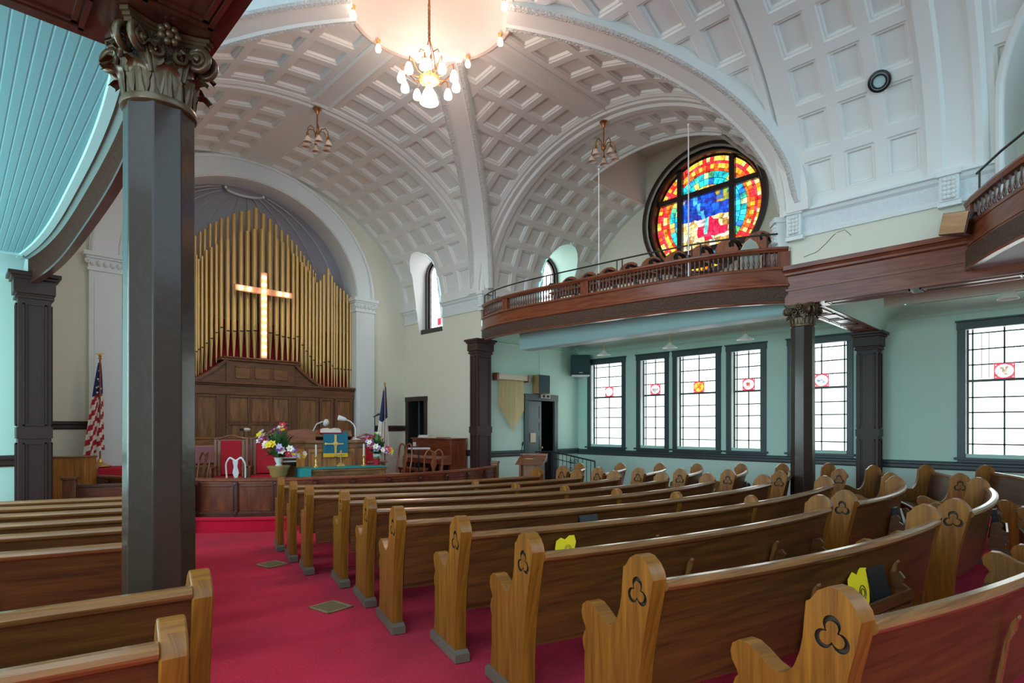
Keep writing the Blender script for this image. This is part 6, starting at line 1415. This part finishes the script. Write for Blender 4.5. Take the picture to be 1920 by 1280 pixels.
for s0 in (.25, 1.50):
    m = MB()
    for k in range(4):
        p = Vector(rl(s0)); c = p - Vector((0, 0, .12 + .18 * k)); d = (Vector(rl(s0 + .1)) - p); d.z = 0; d.normalize()
        for sg in (-1, 1): m.tube([c + d * (sg * (.07 - .06 * math.cos(j * .5) * (1 - j / 22))) + Vector((0, 0, sg * .06 * math.sin(j * .5) * (1 - j / 22))) for j in range(18)], .007, 5)
    m.build('scroll', 'iron', t)
# ------------------------------------------------------------------ lamps
def shade_prof(r, h): return [(r * .28, 0), (r * .34, -h * .12), (r * .60, -h * .38), (r * .80, -h * .68), (r * 1.0, -h), (r * .96, -h), (r * .74, -h * .66), (r * .5, -h * .36), (r * .22, -h * .10)]
cz = zc + .36
t = thing('chandelier', 'large lit brass chandelier with many glowing glass shades under the dome', 'chandelier', (X0 - .03, Y0, ZE + 4.36)); b0 = ZE + 4.36
m = MB(); m.lathe([(1e-4, 0), (.035, -.0), (.06, .05), (.10, .11), (.115, .16), (.05, .165)], 24, (0, 0, cz - b0 - .16)); m.build('canopy', 'brass', t)
top, low = cz - b0 - .16, 1.15
m = MB(); m.tube([(0, 0, top), (0, 0, top - .18)], .016, 8); n = 17
for k in range(n):
    z = top - .20 - (top - .20 - low) * k / (n - 1); a = PI / 2 * (k % 2)
    m.tube([(.020 * math.cos(q) * math.cos(a), .020 * math.cos(q) * math.sin(a), z + .036 * math.sin(q)) for q in [2 * PI * i / 10 for i in range(10)]], .006, 5, closed=True)
m.build('chain', 'copper', t)
m = MB(); m.lathe([(1e-4, .50), (.09, .50), (.14, .53), (.15, .57), (.11, .60), (.06, .62), (.05, .66), (1e-4, .70)], 28); m.lathe([(1e-4, .46), (.03, .46), (.03, .51)], 14); m.build('bowl', 'brass', t)
for k in range(4): a = PI / 2 * k + .4; m = MB(); m.tube([(0, 0, low), (.06 * math.cos(a), .06 * math.sin(a), .95), (.12 * math.cos(a), .12 * math.sin(a), .60)], .008, 6); m.build('hanger', 'copper', t)
for k in range(10):
    a = 2 * PI * k / 10 + .15; c, s = math.cos(a), math.sin(a); m = MB()
    m.tube([(.12 * c, .12 * s, .57), (.22 * c, .22 * s, .58), (.31 * c, .31 * s, .68), (.37 * c, .37 * s, .70), (.385 * c, .385 * s, .60)], .009, 6); ar = m.build('arm', 'copper', t)
    m = MB(); m.lathe([(.028, .0), (.05, -.05), (.062, -.10), (.055, -.135), (.03, -.15), (1e-4, -.155)], 16, (.387 * c, .387 * s, .60)); m.build('shade', 'shade_lit', ar)
for k in range(4):
    a = PI / 2 * k + .8; c, s = math.cos(a), math.sin(a); m = MB(); m.tube([(.05 * c, .05 * s, .95), (.12 * c, .12 * s, .99), (.15 * c, .15 * s, .93)], .008, 6); ar = m.build('arm', 'copper', t); m = MB(); m.lathe([(.022, .0), (.040, -.05), (.046, -.09), (.03, -.12), (1e-4, -.125)], 14, (.15 * c, .15 * s, .93)); m.build('shade', 'shade_lit', ar)
m = MB(); m.lathe([(q, z + .47) for q, z in shade_prof(.135, .24)], 28, cap=False); m.build('lower_shade', 'shade_lit', t)
for k in range(9):
    a = R(21 + 40 * k); c, s = math.cos(a), math.sin(a); rr = DOME_R - .05
    t = thing('dome_lamp', 'bare glowing bulb on the dome rim, %s counting anticlockwise from the east' % ORD[k], 'lamp', (X0 + rr * c, Y0 + rr * s, zc - .05), a, 'bulbs round the dome')
    m = MB(); m.lathe([(.035, .0), (.035, -.02), (.022, -.05), (.02, -.07)], 14); m.build('socket', 'brass', t); m = MB(); m.lathe([(.02, -.065), (.035, -.10), (.046, -.14), (.036, -.175), (1e-4, -.188)], 14); m.build('bulb', 'bulb', t)
def pendant(label, x, y, z, n, drop, r, a0):
    t = thing('chandelier', label, 'chandelier', (x, y, z))
    m = MB(); m.lathe([(1e-4, 0), (.075, 0), (.08, -.02), (.05, -.04), (.03, -.09), (.016, -.12)], 20); m.build('canopy', 'copper', t); m = MB(); m.lathe([(.014, -.1), (.014, -drop)], 10); m.lathe([(.02, -drop + .06), (.045, -drop + .02), (.045, -drop - .02), (.02, -drop - .06), (1e-4, -drop - .08)], 14); m.build('stem', 'copper', t)
    for k in range(n):
        a = 2 * PI * k / n + a0; c, s = math.cos(a), math.sin(a); m = MB()
        m.tube([(.02 * c, .02 * s, -drop), (r * .35 * c, r * .35 * s, -drop + .10), (r * .70 * c, r * .70 * s, -drop + .12), (r * .95 * c, r * .95 * s, -drop + .06), (r * c, r * s, -drop - .02), (r * c, r * s, -drop - .07)], .009, 7); m.lathe([(.02, -.04), (.025, 0), (.014, .03)], 10, (r * c, r * s, -drop - .07)); ar = m.build('arm', 'copper', t)
        m = MB(); m.lathe([(q, zz - drop - .10) for q, zz in shade_prof(.082, .12)], 18, (r * c, r * s, 0), cap=False); m.build('shade', 'frost', ar)
pendant('unlit brass chandelier with frosted shades hanging at the arch before the organ', 4.88, 10.13, zc - .06, 6, .50, .21, .2)
pendant('unlit brass chandelier with frosted shades hanging at the arch before the stained glass', 8.98, 6.66, zc - .10, 5, .50, .23, .6)
for lab, x, y in (('white pendant lamp under the gallery near the first window', 11.2, 8.30), ('white pendant lamp under the gallery between the second and third windows', 11.2, 6.54), ('white pendant lamp under the gallery near the fourth window', 11.2, 4.88)):
    t = thing('pendant_lamp', lab, 'lamp', (x, y, ZE + 2.26)); m = MB(); m.lathe([(.05, 0), (.05, -.015), (.02, -.03)], 14); m.build('canopy', 'brass', t); m = MB(); m.lathe([(.008, -.02), (.008, -.46)], 8); m.build('stem', 'brass', t); m = MB(); m.lathe([(.03, -.44), (.05, -.47), (.10, -.50), (.165, -.545), (.16, -.55), (.08, -.51), (.02, -.50)], 24, cap=False); m.build('shade', 'frostwhite', t)
t = thing('ceiling_lamp', 'small bell-shaped ceiling lamp under the right aisle ceiling', 'lamp', (11.15, .95, ZE + 2.16)); m = MB(); m.lathe([(.10, 0), (.10, -.02), (.05, -.04), (.035, -.09)], 18); m.build('canopy', 'brass', t); m = MB(); m.lathe([(q, zz - .08) for q, zz in shade_prof(.13, .20)], 20, cap=False); m.build('shade', 'frostwhite', t)
# round vent on the vault
nx, nz = -(8.47 - 4.9) / A3 ** 2, -(ZE + 4.387 - ZS) / R3 ** 2
t = thing('round_vent', 'round black-rimmed vent on the white coffered vault at upper right', 'vent', (8.40, 1.95, ZE + 4.36))
m = MB(); m.lathe([(.115, -.03), (.13, .0), (.125, .02), (.105, .025), (.10, .01)], 28, axis=(nx, 0, nz), cap=False); m.lathe([(.082, -.03), (.09, .0), (.085, .03), (.072, .03), (.068, .0)], 28, axis=(nx, 0, nz), cap=False); m.build('rim', 'black', t); m = MB(); m.lathe([(1e-4, .004), (.10, .004)], 28, axis=(nx, 0, nz), cap=False); m.build('disc', 'aqua', t)

def light(kind, name, loc, e, col, **kw):
    d = bpy.data.lights.new(name, kind); d.energy = e; d.color = col
    for k, v in kw.items(): setattr(d, k, v)
    o = bpy.data.objects.new(name, d); o.location = loc; COL.objects.link(o); return o
light('POINT', 'chandelier_light', (X0, Y0, ZE + 4.72), 100, (1., .70, .58), shadow_soft_size=.30)
for k in range(3):
    a = R(61 + 120 * k); light('POINT', 'dome_light', (X0 + .85 * math.cos(a), Y0 + .85 * math.sin(a), zc - .22), 5, (1., .70, .56), shadow_soft_size=.08)

W = bpy.data.worlds.new('daylight'); SC.world = W; W.use_nodes = True
bg = W.node_tree.nodes['Background']; bg.inputs[0].default_value = (.55, .82, 1., 1); bg.inputs[1].default_value = 1.8

# ------------------------------------------------------------------ camera
cd = bpy.data.cameras.new('camera'); cam = bpy.data.objects.new('camera', cd); COL.objects.link(cam); SC.camera = cam
cam.location = (0, 0, ZE); cam.rotation_euler = (PI / 2, 0, -R(44.4)); cd.sensor_width = 36; cd.lens = 36 * 1080 / 1920; cd.shift_y = 160 / 1920; cd.clip_start = .05
vs = SC.view_settings; vs.view_transform = 'Standard'; vs.look = 'None'; vs.gamma = 1; vs.use_curve_mapping = False; vs.exposure = 0.7
cy = SC.cycles; cy.use_denoising = True; cy.max_bounces = 10; cy.diffuse_bounces = 7; cy.glossy_bounces = 4; cy.transmission_bounces = 2; cy.sample_clamp_indirect = 6; cy.sample_clamp_direct = 0
cy.use_adaptive_sampling = True; cy.adaptive_threshold = .02; cy.caustics_reflective = False; cy.caustics_refractive = False
try: cy.denoiser = 'OPENIMAGEDENOISE'
except Exception: pass
